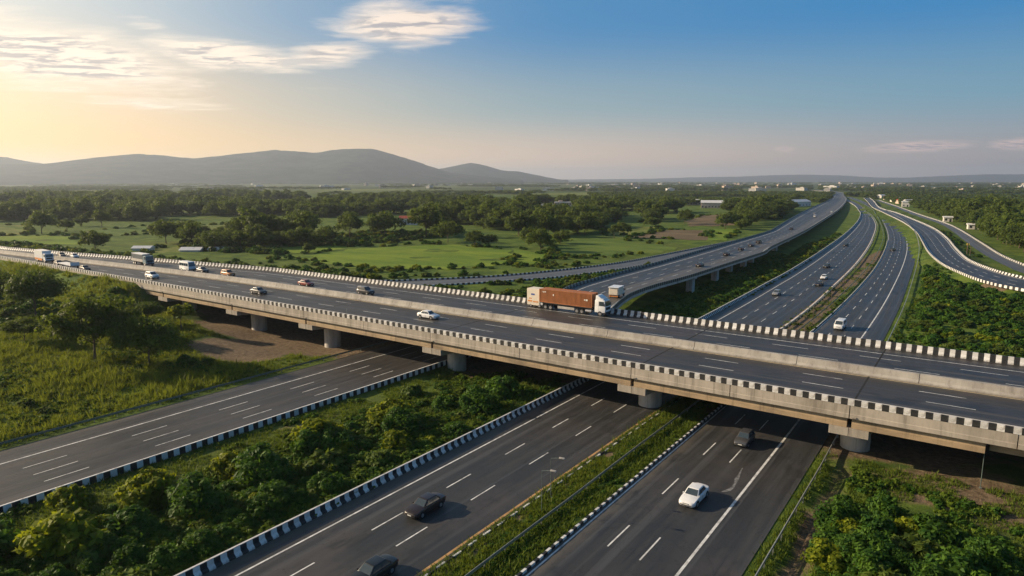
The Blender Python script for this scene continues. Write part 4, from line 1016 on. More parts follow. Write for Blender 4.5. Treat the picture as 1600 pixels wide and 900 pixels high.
t = empty('box_truck', (-68.9, 140.5, vz(140.5) + .025), R(97)); tag(t, 'white box truck alone on the raised road just behind the flyover parapet', 'truck')
ob('cargo_box', MB().box(-2.2, 1.4, -1.15, 1.15, .75, 2.45, .04).me('cargo_box', M_CREAM), t)
ob('box_roof', MB().box(-2.45, 1.5, -1.28, 1.28, 2.45, 2.6, .04).me('box_roof', M_CAB), t)
cab(t, 1.5, 2.9, 1.0, .5, 1.2, 2.0, M_CAB); ob('chassis', MB().box(-2.1, 2.7, -.5, .5, .4, .73).me('chassis', M_CHAS), t); truck_wheels(t, (2.2, -1.3), .38, .26, 1.12)
ob('rear_door', MB().box(-2.24, -2.2, -.95, .95, .85, 2.3).me('rear_door', M_CREAM), t)
ob('rear_bumper', MB().box(-2.35, -2.1, -1.1, 1.1, .38, .54).me('rear_bumper', M_LOGO), t)

M_TARP = pmat('slatted_grey', (.23, .25, .26), .6, .15, 3.); M_BLUECAB = pmat('cab_slate_blue', (.10, .17, .21), .4, .1, 2., coat=.3)
t = empty('lorry', (-212., 102.6, ZD + .004), R(-4)); tag(t, 'grey stake sided lorry with a dark blue cab on the far lanes of the flyover', 'truck')
ob('cargo_bed', MB().box(-5.4, 2.6, -1.2, 1.2, 1.1, 1.9, .03).me('cargo_bed', M_GREY), t)
ob('cover', MB().box(-5.35, 2.55, -1.17, 1.17, 3.35, 3.5, .03).me('cover', M_CAB), t)
for xx_ in np.arange(-5.2, 2.6, .55):
    for s in (1, -1): ob('stake', MB().box(xx_ - .08, xx_ + .08, s * 1.13 - .03, s * 1.13 + .03, 1.9, 3.35).me('stake', M_TARP), t)
ob('cargo', MB().box(-5.1, 2.4, -1.05, 1.05, 1.9, 3.2, .1).me('cargo', M_TARP), t)
cab(t, 2.8, 4.9, 1.2, .7, 1.9, 3.1, M_BLUECAB); ob('chassis', MB().box(-5.2, 4.5, -.5, .5, .6, 1.08).me('chassis', M_CHAS), t); truck_wheels(t, (3.9, -2.9, -4.1), .5, .3, 1.2)

t = empty('lorry', (-246., 88.3, ZD + .004), R(-4)); tag(t, 'long white lorry at the far left end of the flyover with a rust streaked underside', 'truck')
ob('cargo_box', MB().box(-5.2, 2.7, -1.22, 1.22, 1.25, 3.7, .05).me('cargo_box', M_CAB), t); ob('side_guard', MB().box(-5.0, 1.8, -1.2, -1.12, .6, 1.2).me('side_guard', M_LOGO), t)
cab(t, 2.9, 4.9, 1.2, .7, 1.8, 2.9, M_CAB); ob('chassis', MB().box(-5., 4.5, -.5, .5, .6, 1.2).me('chassis', M_CHAS), t); truck_wheels(t, (3.9, -2.6, -3.8), .5, .3, 1.2)

t = empty('minibus', (-187.5, 103.2, ZD + .004), R(-2)); tag(t, 'white minibus with a big dark windscreen beside the median barrier on the flyover', 'bus')
ob('body', MB().box(-3.0, 2.4, -1.05, 1.05, .4, 1.4, .08).frustum((-3.0, 2.4, -1.05, 1.05), (-2.95, 2.1, -.98, .98), 1.3, 2.75, .12).me('body', M_CAB, True), t)
ob('windshield', panel_on(((2.39, -1.03, 1.4), (2.39, 1.03, 1.4), (2.12, .98, 2.6), (2.12, -.98, 2.6)), .06, .94, .02, .95, .03).me('windshield', M_GLASS), t)
for s in (1, -1):
    for k in range(4):
        xa = -2.8 + k * 1.22; ob('side_window', MB().box(xa, xa + 1.1, min(s * .99, s * 1.045), max(s * .99, s * 1.045), 1.5, 2.3).me('side_window', M_GLASS), t)
    ob('headlight', MB().box(2.36, 2.43, min(s * .6, s * .95), max(s * .6, s * .95), .7, .9, .02).me('headlight', M_CHROME), t)
ob('front_bumper', MB().box(2.2, 2.5, -1.02, 1.02, .35, .6, .03).me('front_bumper', M_BLACK), t); truck_wheels(t, (1.5, -1.8), .38, .24, 1.06)

t = empty('flatbed_trailer', (-224., 86.6, ZD + .004), R(-4)); tag(t, 'low pale flatbed trailer on the near lanes at the left end of the flyover', 'trailer')
ob('bed', MB().box(-5.5, 5.2, -1.2, 1.2, .9, 1.15, .03).me('bed', M_CAB), t); ob('chassis', MB().box(-5., 5., -.45, .45, .6, .9).me('chassis', M_CHAS), t)
ob('headboard', MB().box(5.0, 5.15, -1.2, 1.2, 1.15, 1.9, .02).me('headboard', M_CAB), t); truck_wheels(t, (-2.6, -3.7, 4.2), .45, .3, 1.2)

# ------------------------------------------------------------------ street furniture
def street_lamp(x, y, h, label, arm=1.1, ang=0., group=None):
    t = empty('street_lamp', (x, y, float(ground_z(np.array([x]), np.array([y]))[0])), ang); tag(t, label, 'street lamp', group)
    ob('pole', MB().tube((0, 0, -.3), (0, 0, h), .045, .03, 8).me('pole', M_GSTEEL, True), t)
    ob('arm', MB().tube((0, 0, h - .05), (arm, 0, h + .18), .025, .02, 6).me('arm', M_GSTEEL, True), t)
    ob('lamp_head', MB().box(arm - .1, arm + .5, -.12, .12, h + .12, h + .24, .03).me('lamp_head', M_GREY, True), t)
    ob('base_plate', MB().box(-.16, .16, -.16, .16, -.05, .06).me('base_plate', M_STEEL), t)
street_lamp(-33.6, 52.9, 4.6, 'thin street lamp in the median grass, the nearer of two', 1., R(10))
street_lamp(-34.7, 56.4, 4.4, 'thin street lamp in the median grass, the farther of two', 1., R(10))
def post(x, y, z, h, label, r=.06, mat=None, group=None, sign=None):
    t = empty('post', (x, y, z)); tag(t, label, 'post', group)
    ob('shaft', MB().tube((0, 0, -.3), (0, 0, h), r, r * .8, 8).me('shaft', mat or M_GSTEEL, True), t)
    ob('foot_plate', MB().box(-.14, .14, -.14, .14, -.02, .05).me('foot_plate', M_STEEL), t)
    if sign: ob('sign_plate', MB().box(-.5, .5, -.04, .04, h - .9, h).me('sign_plate', sign), t)
    return t
M_YEL = pmat('sign_yellow', (.55, .42, .05), .6, .1)
post(-96.6, 83.2, 5.98, 3.1, 'thin grey post clamped to the near parapet of the flyover above a column', .05, M_STEEL)
t = post(2.3, 84.35, .3, 4.5, 'thin grey pipe standing on the bare bank under the end of a girder', .05, M_GSTEEL)
for i, (x, y, l) in enumerate(((-31.0, 168, 'thin brown post in the dry median, nearest the flyover'), (-32.0, 196, 'thin brown post in the dry median, second from the flyover'), (-33.6, 226, 'thin brown post in the dry median, third from the flyover'), (-36.0, 262, 'thin brown post in the dry median, fourth from the flyover'))):
    post(x, y, 0., 4.2, l, .07, M_TRUNK, 'posts in the dry median')
post(-4.8, 349, 0., 6., 'dark post with a small yellow plate between the S shaped road and the service road', .22, M_TRUNK, sign=M_YEL)
post(-3.6, 344, 0., 5.4, 'slim dark post next to the yellow plated post', .16, M_TRUNK)

# ------------------------------------------------------------------ foliage
def leaves(centres, radii, tints, per, leaf, rg, squash=.8, up=.25):
    """leaf shaped quads scattered round clump centres"""
    n = len(centres) * per; ci = np.repeat(np.arange(len(centres)), per)
    d = rg.normal(size=(n, 3)); d[:, 2] += up; d /= np.linalg.norm(d, axis=1)[:, None]
    rr = radii[ci] * rg.uniform(.45, 1.08, n)
    p = centres[ci] + d * rr[:, None] * [1, 1, squash]
    nr = d * .9 + np.array([0, 0, .25]) + rg.normal(size=(n, 3)) * .36; nr /= np.linalg.norm(nr, axis=1)[:, None]
    t1 = np.cross(nr, rg.normal(size=(n, 3))); t1 /= np.linalg.norm(t1, axis=1)[:, None] + 1e-9; t2 = np.cross(nr, t1)
    s = leaf * rg.uniform(.6, 1.35, n)[:, None]
    vs = np.stack([p - t1 * s, p + t2 * s * .48 - t1 * s * .1, p + t1 * s, p - t2 * s * .48 - t1 * s * .1], 1).reshape(-1, 3)
    tint = np.clip(tints[ci] + rg.normal(0, .16, n), 0, 1)
    return vs, np.arange(n * 4).reshape(-1, 4), tint

def tree_parts(seed, h, rad, base, n_cl, per, leaf, mat, limbs=6, squash=.8, flat=.75):
    rg = np.random.default_rng(seed)
    u = rg.normal(size=(n_cl, 3)); u[:, 2] = np.abs(u[:, 2]) * .9 - .25; u /= np.linalg.norm(u, axis=1)[:, None]
    rr = rg.uniform(.45, .92, n_cl) * (1 + .22 * np.sin(np.arctan2(u[:, 1], u[:, 0]) * 3 + seed) * (np.abs(u[:, 2]) < .8))
    ch = (h - base) / 2
    cs = np.stack([u[:, 0] * rr * rad, u[:, 1] * rr * rad, base + ch * .85 + u[:, 2] * rr * ch * 1.05], 1)
    rad_c = rad * rg.uniform(.22, .40, n_cl); tt = rg.uniform(.15, .85, n_cl)
    v, q, tint = leaves(cs, rad_c, tt, per, leaf, rg, flat)
    crown = quadmesh('crown', v, q, mat, tint)
    b = MB(); tr = max(.06, h * .02); lean = rg.normal(0, .02, 2) * h
    top = (lean[0], lean[1], base + ch * .8); b.tube((0, 0, -.6), (lean[0] * .4, lean[1] * .4, base * .8), tr * 1.25, tr * .85, 7); b.tube((lean[0] * .4, lean[1] * .4, base * .8), top, tr * .85, tr * .4, 6)
    for i in range(limbs):
        k = cs[rg.integers(n_cl)]; f = rg.uniform(.35, .9); st = (lean[0] * f, lean[1] * f, base * .75 + (top[2] - base * .75) * f * .7); b.tube(st, tuple(k), tr * .38, tr * .12, 5, False)
    return b.me('trunk', M_TRUNK, True), crown

# prototypes: fine ones for the trees close by, coarser ones for the woods
T_NEAR = [tree_parts(11, 15, 6.6, 3.5, 95, 130, .34, F_TREE), tree_parts(12, 13, 7.6, 2.6, 90, 130, .36, F_FEATH, flat=.5), tree_parts(13, 6, 2.6, 2.2, 34, 60, .30, F_GOLD)]
T_MID = [tree_parts(20 + i, h, r, b, 52, 58, .52, F_WOOD) for i, (h, r, b) in enumerate(((12, 5.9, 1.2), (10, 5.6, .9), (13, 5.4, 1.6), (8.5, 4.8, .6), (11, 6.8, 1.1)))]
T_FAR = [tree_parts(40 + i, h, r, b, 20, 20, 1.15, F_WOOD, limbs=0) for i, (h, r, b) in enumerate(((12, 5.8, 1.6), (10, 5.6, 1.), (13, 5.6, 2.), (9, 5.6, .8)))]

def shrub_mesh(seed, n_cl, per, leaf, mat, tall=1.):
    rg = np.random.default_rng(seed); u = rg.normal(size=(n_cl, 3)); u[:, 2] = np.abs(u[:, 2]) * tall; u /= np.linalg.norm(u, axis=1)[:, None]
    rr = rg.uniform(.35, .85, n_cl); cs = np.stack([u[:, 0] * rr, u[:, 1] * rr, .12 + u[:, 2] * rr * tall], 1)
    v, q, tint = leaves(cs, rg.uniform(.2, .36, n_cl), rg.uniform(.1, .9, n_cl), per, leaf, rg, .85, .4)
    return quadmesh('foliage', v, q, mat, tint)

def stem_mesh(seed):
    rg = np.random.default_rng(seed); b = MB()
    for i in range(6):
        a = rg.uniform(0, 6.28); r = rg.uniform(.2, .6); b.tube((0, 0, -.25), (r * math.cos(a), r * math.sin(a), rg.uniform(.4, .8)), .035, .012, 5, False)
    return b.me('stems', M_TRUNK, True)
SH = [shrub_mesh(60, 60, 75, .105, F_SHRUB), shrub_mesh(61, 70, 70, .085, F_SHRUB, 1.3), shrub_mesh(62, 55, 80, .115, F_GOLD, 1.15), shrub_mesh(63, 40, 60, .17, F_TREE, .8)]
SH_LO = [shrub_mesh(70 + i, 26, 26, .20, m_, tl) for i, (m_, tl) in enumerate(((F_SHRUB, 1.), (F_WOOD, 1.2), (F_GOLD, 1.), (F_SHRUB, .8)))]
STEMS = [stem_mesh(80 + i) for i in range(3)]
WEED = [shrub_mesh(90 + i, 10, 22, .22, m_, .7) for i, m_ in enumerate((F_WEED, F_SHRUB, F_WEED))]

def tuft(seed, n, h, mat):
    rg = np.random.default_rng(seed); a = rg.uniform(0, 6.28, n); r = rg.uniform(0, .32, n); p = np.stack([r * np.cos(a), r * np.sin(a), np.full(n, -.03)], 1)
    a2 = rg.uniform(0, 6.28, n); w = .035; sd = np.stack([np.cos(a2), np.sin(a2), np.zeros(n)], 1) * w
    ln = rg.uniform(.5, 1.1, n)[:, None] * h; bend = np.stack([rg.normal(0, .35, n), rg.normal(0, .35, n), np.ones(n)], 1) * ln
    vs = np.stack([p - sd, p + sd, p + bend * .6 + sd * .8, p + bend + [0, 0, -.02]], 1).reshape(-1, 3)
    return quadmesh('tuft', vs, np.arange(n * 4).reshape(-1, 4), mat, np.clip(rg.normal(.5, .25, n), 0, 1))
TUFT_W = [tuft(120 + i, 26, h, F_PALEG) for i, h in enumerate((.8, 1.1, .6))]
TUFT = [tuft(100 + i, 16, h, F_GRASS) for i, h in enumerate((.35, .5, .28))]

def scatter(name, pts, scl, rot, idx, meshes, mats=None):
    """one object that sets copies of the given meshes on points"""
    coll = bpy.data.collections.new(name + '_pieces')
    for i, me in enumerate(meshes):
        o = bpy.data.objects.new(f'{chr(97 + i)}_piece', me); coll.objects.link(o)
    me = bpy.data.meshes.new(name); pts = np.asarray(pts, np.float32); me.vertices.add(len(pts)); me.vertices.foreach_set('co', pts.ravel())
    r3 = np.zeros((len(pts), 3), np.float32); r3[:, 2] = rot; s3 = np.asarray(scl, np.float32); s3 = np.repeat(s3[:, None], 3, 1) if s3.ndim == 1 else s3
    for nm, tp, key, val in (('rot', 'FLOAT_VECTOR', 'vector', r3), ('scl', 'FLOAT_VECTOR', 'vector', s3), ('pick', 'INT', 'value', np.asarray(idx, np.int32))):
        a = me.attributes.new(nm, tp, 'POINT'); a.data.foreach_set(key, val.ravel())
    o = ob(name, me); ng = bpy.data.node_groups.new(name, 'GeometryNodeTree')
    ng.interface.new_socket('Geometry', in_out='INPUT', socket_type='NodeSocketGeometry'); ng.interface.new_socket('Geometry', in_out='OUTPUT', socket_type='NodeSocketGeometry')
    N, L = ng.nodes, ng.links; gi, go = N.new('NodeGroupInput'), N.new('NodeGroupOutput')
    ci = N.new('GeometryNodeCollectionInfo'); ci.inputs['Collection'].default_value = coll; ci.inputs['Separate Children'].default_value = True; ci.inputs['Reset Children'].default_value = True
    ip = N.new('GeometryNodeInstanceOnPoints'); ip.inputs['Pick Instance'].default_value = True
    def na(nm, t): q = N.new('GeometryNodeInputNamedAttribute'); q.data_type = t; q.inputs['Name'].default_value = nm; return next(x for x in q.outputs if x.enabled and x.name == 'Attribute')
    L.new(gi.outputs[0], ip.inputs['Points']); L.new(ci.outputs[0], ip.inputs['Instance']); L.new(na('pick', 'INT'), ip.inputs['Instance Index'])
    L.new(na('rot', 'FLOAT_VECTOR'), ip.inputs['Rotation']); L.new(na('scl', 'FLOAT_VECTOR'), ip.inputs['Scale']); L.new(ip.outputs[0], go.inputs[0])
    md = o.modifiers.new('scatter', 'NODES'); md.node_group = ng
    return tag(o, kind='stuff')

def jitter_grid(x0, x1, y0, y1, cell, rg):
    a, b = np.meshgrid(np.arange(x0, x1, cell), np.arange(y0, y1, cell)); a, b = a.ravel(), b.ravel()
    return a + rg.uniform(-.48, .48, a.shape) * cell, b + rg.uniform(-.48, .48, b.shape) * cell

def free(px, py, m_road, m_via=4.):
    """clear of every road, of the flyover and of the fields"""
    ok = road_gap(px, py) > m_road
    ok &= (seg_dist(px, py, S_MID) - S_HW) > min(m_road, 5.)
    vm = (resample(VI_L, 120) + resample(VI_R, 120)) / 2; ok &= seg_dist(px, py, vm) > 10 + m_via
    ok &= ~((py > dn(px) - 4) & (py < df(px) + 3.5))
    return ok

FIELD_POLYS = [np.array(p, float) for _, p in FIELDS]
def in_fields(px, py, grow=1.06):
    r = np.zeros(px.shape, bool)
    for P in FIELD_POLYS:
        cc_ = P.mean(0); r |= in_poly(px, py, [tuple(q) for q in cc_ + (P - cc_) * grow])
    return r

def az_of(px, py): return np.degrees(np.arctan2(px, py))
vx_at = lambda y: np.interp(y, VI_L[:, 1], VI_L[:, 0])
vr_at = lambda y: np.interp(y, VI_R[:, 1], VI_R[:, 0])
lc_at = lambda y: np.interp(y, LC_L[:, 1], LC_L[:, 0]); rc_at = lambda y: np.interp(y, RC_R[:, 1], RC_R[:, 0])
sv_at = lambda y: np.interp(y, SV_R[::-1, 1], SV_R[::-1, 0]); ra_at = lambda y: np.interp(y, RA_L[:, 1], RA_L[:, 0])

# ---- tree positions: x, y, scale, prototype, region
TREES = []
SOLO = [(-479, 172, 1.35, 0, 'broad round tree alone on the pale field at the far left'), (-483, 188, .85, 1, 'small round tree right of the broad tree on the far left field'), (-528, 215, .95, 3, 'rounded tree behind the far left fields'), (-504, 218, 1.0, 2, 'upright tree on the far left field edge'),
        (-352, 183, 1.25, 4, 'broad dark tree standing alone on the bright field behind the grey lorry'), (-334, 141, 1.05, 1, 'wide dark low tree just behind the far parapet at the left'), (-267, 292, 1.65, 2, 'tall dark tree right of the red and white house'), (-168, 262, 1.0, 0, 'rounded tree on the right edge of the bright field'),
        (-235, 274, 1.15, 4, 'broad tree behind the bright field, left of the low pair'), (-208, 263, .85, 1, 'first of two low trees behind the bright field'), (-203, 268, .8, 3, 'second of two low trees behind the bright field'), (-252, 196, .6, 3, 'small dark bush like tree left of the bright field'),
        (-287, 278, 1.4, 4, 'large dense tree left of the red and white house'), (-299, 262, 1.3, 0, 'large pale topped tree in front of the house wood'), (-312, 240, 1.45, 4, 'very broad dark tree over the middle of the flyover'), (-330, 222, 1.3, 1, 'broad tree left of the very broad dark tree'),
        (-173, 348, .7, 2, 'thin tree beside the ploughed field, first of a pair'), (-168.5, 351, .75, 2, 'thin tree beside the ploughed field, second of a pair'), (-186, 432, 1.0, 1, 'tree at the corner of the pasture before the ploughed field'), (-185, 490, 1.05, 0, 'tree at the far corner of the ploughed field'),
        (-180, 300, .95, 3, 'tree between the bright field and the green pasture'), (-190, 285, .9, 0, 'pale tree left of the green pasture'), (-176, 275, .8, 1, 'low tree at the left tip of the green pasture')]
for x, y, s, k, lab in SOLO: TREES.append((x, y, s, k, 'solo', lab))
for i, (x, y, s) in enumerate(((-118, 455, .95), (-121, 475, 1.), (-125, 498, .95), (-128, 520, 1.05), (-131, 545, 1.), (-136, 572, 1.), (-140, 600, 1.05), (-145, 632, 1.), (-150, 665, 1.), (-156, 705, 1.05), (-164, 750, 1.), (-172, 800, 1.05), (-181, 855, 1.), (-192, 920, 1.05), (-204, 990, 1.), (-217, 1060, 1.05), (-232, 1140, 1.))):
    for off in (-4, -15): TREES.append((x + off - 12 + rng.uniform(-3, 3), y + rng.uniform(-8, 8), s * rng.uniform(.85, 1.15), int(rng.integers(5)), 'row', None))
px, py = jitter_grid(-1300, 330, 128, 820, 8.6, rng); az = az_of(px, py); dist = np.hypot(px, py)
sel = (az > -79) & (az < 7); px, py, dist = px[sel], py[sel], dist[sel]
nz = vnoise(px / 85, py / 85, 5) * .65 + vnoise(px / 30, py / 30, 6) * .35
left = px < vx_at(py) - 14; right = px > sv_at(py) + 9
clear = in_poly(px, py, [(-275, 120), (-268, 225), (-240, 290), (-200, 345), (-185, 450), (-95, 480), (-80, 120)]) | in_poly(px, py, [(-700, 120), (-640, 215), (-480, 320), (-365, 250), (-330, 190), (-300, 165), (-300, 120)])
grove = in_poly(px, py, [(-352, 190), (-300, 172), (-262, 215), (-258, 300), (-300, 335)])
want = (left & ~clear & (nz > .575)) | (left & grove & (nz > .34)) | (right & (py > 255) & (nz > .16))
want &= free(px, py, 9.) & ~in_fields(px, py) & ((~left) | (py > df(px) + 26)) & (vnoise(px / 3.1, py / 3.1, 9) > .06)
for hx, hy in ((-352, 366), (-401, 675), (-424, 672), (-266, 792), (-320, 878)):       # the open ground in front of the farm buildings
    d_ = math.hypot(hx, hy); al = (px * hx + py * hy) / d_; ac = np.abs(px * hy - py * hx) / d_
    want &= ~((ac < 13) & (al > d_ * .72) & (al < d_ + 9))
for x, y, n_ in zip(px[want], py[want], nz[want]):
    reg = 'right' if x > sv_at(y) else ('left' if x > -700 else 'farleft')
    TREES.append((x, y, (.62 + .85 * rng.random() ** 1.6) * (1.0 if reg != 'right' else 1.08), int(rng.integers(5)), reg, None))
NEAR = [(-170, 58, .82, 0, 'tall dark dense tree on the far left of the grass below the flyover'), (-187, 56, .80, 0, 'dark tree cut by the left edge of the photo below the flyover'), (-128, 52, .95, 1, 'feathery spreading tree in the middle of the left grass, above the left road'), (-119, 57, .70, 1, 'lower feathery tree leaning against the spreading tree'),
        (-139, 74, 1.0, 2, 'small slender tree with a bare pale trunk beside the bare soil'), (-147, 71, .42, 0, 'dense dark tree behind the slender tree'), (-150, 49, .45, 1, 'low spreading tree left of the feathery tree'),
        (-143, 61, .6, 0, 'dense low tree behind the feathery spreading tree')]

# sorted by how large they show: the first 300 are things of their own
TREES.sort(key=lambda q: -(q[2] * 12 / math.hypot(q[0], q[1])) - (1 if q[5] else 0))
single = TREES[:300 - len(NEAR)]; rest = TREES[300 - len(NEAR):]
LOOK = ('full rounded', 'low broad', 'upright', 'bushy', 'wide spreading')
size_word = lambda q, a, b: 'small ' if q < a else ('large ' if q > b else '')
MARKS = [(-352, 366, 'the red roofed house'), (-401, 675, 'the pinkish two storey building'), (-205, 215, 'the bright crop field'), (-165, 395, 'the brown ploughed field'), (-155, 310, 'the green pasture'), (-300, 172, 'the low white roofs'), (-267, 292, 'the tall dark tree'), (-352, 183, 'the broad dark lone tree'), (-479, 172, 'the broad tree at the far left'),
         (-24, 640, 'the middle white hut'), (-6, 552, 'the nearest white hut'), (-4.8, 349, 'the yellow plated post'), (-82, 968, 'the farthest white hut'), (12, 330, 'the end of the service road'), (-420, 255, 'the pale pasture at the left'), (-470, 215, 'the far left meadow'), (-266, 792, 'the long warehouse'), (-118, 455, 'the raised road'), (-150, 665, 'the far bend of the raised road'), (-195, 545, 'the far ploughed strip')]
def tree_label(x, y, q, k):
    d, mx, my, nm = min((math.hypot(x - a, y - b), a, b, n) for a, b, n in MARKS)
    dist, md = math.hypot(x, y), math.hypot(mx, my); da = math.degrees(math.atan2(x, y) - math.atan2(mx, my)) * math.pi / 180 * md
    rel = ('behind' if dist > md else 'in front of') if abs(dist - md) > abs(da) else ('right of' if da > 0 else 'left of')
    far = 'close ' if d < 35 else ('' if d < 80 else 'well ' if rel in ('left of', 'right of', 'behind') else '')
    return size_word(q, .75, 1.1) + LOOK[k] + ' tree ' + far + rel + ' ' + nm
gz = ground_z(np.array([q[0] for q in single]), np.array([q[1] for q in single]))
def plant_tree(x, y, z, s, parts, rz, label, group=None):
    t = empty('tree', (x, y, z), rz); t.scale = (s, s, s * random.uniform(.9, 1.1)); tag(t, label, 'tree', group)
    ob('trunk', parts[0], t); ob('crown', parts[1], t)
for (x, y, s, k, reg, lab), z in zip(single, gz):
    g_ = None
    if lab is None: lab = tree_label(x, y, s, k); g_ = lab.replace(' tree ', ' trees ', 1)
    plant_tree(x, y, float(z) - .1, s, T_MID[k], random.uniform(0, 6.28), lab, g_)
for x, y, s, k, lab in NEAR: plant_tree(x, y, float(ground_z(np.array([x]), np.array([y]))[0]) - .1, s, T_NEAR[k], random.uniform(0, 6.28), lab)
rp = np.array([(q[0], q[1]) for q in rest]); scatter('woods', np.c_[rp, ground_z(rp[:, 0], rp[:, 1]) - .1], [q[2] for q in rest], rng.uniform(0, 6.28, len(rest)), [q[3] for q in rest], [p[1] for p in T_MID])
# far woods: coarser and larger steps
P_, S_ = [], []
for (d0, d1, cell, sc) in ((820, 1700, 11.5, 1.0), (1700, 3600, 21, 1.25), (3600, 9000, 62, 2.0)):
    px, py = jitter_grid(-d1, d1 * .16, 60, d1, cell, rng); az = az_of(px, py); dist = np.hypot(px, py)
    lo = 820 if d0 == 820 else d0
    k = (az > -78) & (az < 7) & (dist < d1) & ((dist >= lo) if d0 > 820 else ((py >= 820) | (px < -1300)))
    px, py = px[k], py[k]; nz = vnoise(px / 190, py / 150, 15) * .6 + vnoise(px / 60, py / 60, 16) * .4 if d0 < 1700 else vnoise(px / 420, py / 300, 15) * .65 + vnoise(px / 120, py / 120, 16) * .35
    nz = nz + .10 * (az_of(px, py) > -12)
    k = (nz > (.52 if d0 < 1700 else .60)) & ~in_fields(px, py)
    if d0 < 1700: k &= free(px, py, 10., 5.)
    else: k &= np.abs(az_of(px, py) + 11) > .25
    P_.append(np.c_[px[k], py[k]]); S_.append(rng.uniform(.7, 1.2, k.sum()) * sc)
P_ = np.vstack(P_); S_ = np.concatenate(S_)
scatter('far_woods', np.c_[P_, np.full(len(P_), -.3)], np.c_[S_ * 1.15, S_ * 1.15, np.minimum(S_ * .75, 1.0)], rng.uniform(0, 6.28, len(P_)), rng.integers(0, 4, len(P_)), [p[1] for p in T_FAR])

# ---- shrubs
SHRUBS = []      # x, y, scale, prototype, label or None, region
KEY = [(-64.5, 22.5, 3.4, 2, 'big yellow green shrub at the lower left of the strip'), (-68.4, 31.5, 2.7, 2, 'pale topped shrub second from the lower left along the strip'), (-62.5, 33.5, 2.9, 1, 'dark bushy shrub behind the second pale shrub'), (-64.0, 42., 3.2, 1, 'tall dark green shrub in the middle of the strip'), (-67.8, 41., 2.4, 2, 'yellow tipped shrub in the middle of the strip by the grass edge'),
       (-66.8, 52.3, 3.1, 2, 'sunlit yellow green shrub in the upper part of the strip'), (-64.4, 62.3, 2.8, 2, 'bright pale shrub near the top of the strip'), (-61., 61., 2.6, 1, 'leafy shrub beside the bright pale shrub at the top of the strip'), (-57.5, 73.6, 3.0, 1, 'large dark shrub next to the shade of the flyover'), (-58.5, 80.4, 2.6, 0, 'dark shrub at the edge of the flyover shade'), (-70.5, 73, 1.8, 3, 'brown green low shrub by the round column'),
       (-8.6, 70.5, 1.7, 0, 'leafy shrub nearest the column on the lower right bank'), (-5.2, 71, 2.0, 1, 'leafy shrub in the middle of the lower right bank'), (-1., 68.5, 2.4, 0, 'broad leafy shrub on the lower right bank'), (3.0, 65.5, 2.4, 1, 'leafy shrub at the lower right corner'), (-8.6, 59.5, 2.0, 2, 'pale shrub beside the drain at the bottom right'), (-6.0, 66, 2.3, 0, 'dense green shrub behind the drain'), (-2.5, 64, 2.5, 3, 'low dense shrub in the lower right thicket'), (-6.5, 61, 2.2, 1, 'upright shrub in the lower right thicket'), (1., 62, 2.6, 0, 'big shrub at the bottom edge in the lower right'),
       (-70.5, 18., 2.8, 0, 'dark shrub at the bottom left corner of the strip'), (-73, 26., 2.0, 2, 'pale shrub at the left edge of the strip')]
for x, y, s, k, l in KEY: SHRUBS.append((x, y, s * (1.12 if x < -50 else 1.), k, l, 'key'))
def add_region(x0, x1, y0, y1, cell, test, sc, reg, thr=.3):
    px, py = jitter_grid(x0, x1, y0, y1, cell, rng); k = test(px, py); px, py = px[k], py[k]
    nz = vnoise(px / 9, py / 9, 33); k = nz > thr; px, py, nz = px[k], py[k], nz[k]
    for x, y, q in zip(px, py, nz): SHRUBS.append((x, y, rng.uniform(*sc) * (.75 + .5 * q), int(rng.choice(4, p=(.42, .26, .12, .20))), None, reg))
add_region(-70.5, -54.5, 8, 92, 2.2, lambda x, y: (x > -70.5 + (y - 20) * .06) & (x < -54.0), (.55, 1.35), 'strip', .22)
add_region(-69.0, -55.5, 8, 86, 6.5, lambda x, y: x > -69 + (y - 20) * .06, (1.5, 2.6), 'strip', .25)
add_region(-9.5, 14, 40, 78, 2.5, lambda x, y: (y < 73.5 - (x + 9) * .5) & (x > -9.0), (.7, 2.0), 'bank', .36)
add_region(-72, -40, 124, 620, 2.9, lambda x, y: (x > vr_at(y) + 5.) & (x < lc_at(y) - 3.2) & free(x, y, 3., -2.5) & ((y > 300) | (x > -62) | (vnoise(x / 4, y / 4, 77) > .6)), (.9, 2.1), 'slope', .15)
add_region(-16, 70, 120, 330, 3.0, lambda x, y: (x > rc_at(y) + 4.5) & free(x, y, 4.) & (y < np.interp(x, S_L[::-1, 0], S_L[::-1, 1], left=2000) if False else (x > rc_at(y) + 4.5) & free(x, y, 4.)) & ((x < np.interp(y, S_L[::-1, 1], S_L[::-1, 0]) - 5) | (y < 236)), (1.2, 2.5), 'thicket', .1)
add_region(-200, -80, 119, 250, 3.2, lambda x, y: (x < vx_at(y) - 3.5) & (x > np.interp(y, RA_R[:, 1], RA_R[:, 0]) + 2.5) & free(x, y, 2.5, -1.), (1.0, 1.9), 'between', .35)
add_region(-420, -150, 100, 190, 3.2, lambda x, y: (y > df(x) + 8) & (y < df(x) + 42) & free(x, y, 4.) & ~in_fields(x, y), (1.2, 3.2), 'behind', .14)
add_region(-360, -240, 150, 320, 5., lambda x, y: in_poly(x, y, [(-352, 190), (-300, 170), (-255, 180), (-258, 300), (-300, 335)]) & free(x, y, 4.) & ~in_fields(x, y), (1.5, 3.2), 'behind', .2)
for P in FIELD_POLYS[:16]:
    Q = resample(np.vstack([P, P[:1]]), int(np.linalg.norm(np.diff(np.vstack([P, P[:1]]), axis=0), axis=1).sum() / 4.5)); kk_ = (vnoise(Q[:, 0] / 25, Q[:, 1] / 25, 88) > .38) & free(Q[:, 0], Q[:, 1], 5.)
    for q in Q[kk_]: SHRUBS.append((q[0] + rng.normal(0, 1.5), q[1] + rng.normal(0, 1.5), rng.uniform(.8, 2.6), int(rng.integers(4)), None, 'hedge'))
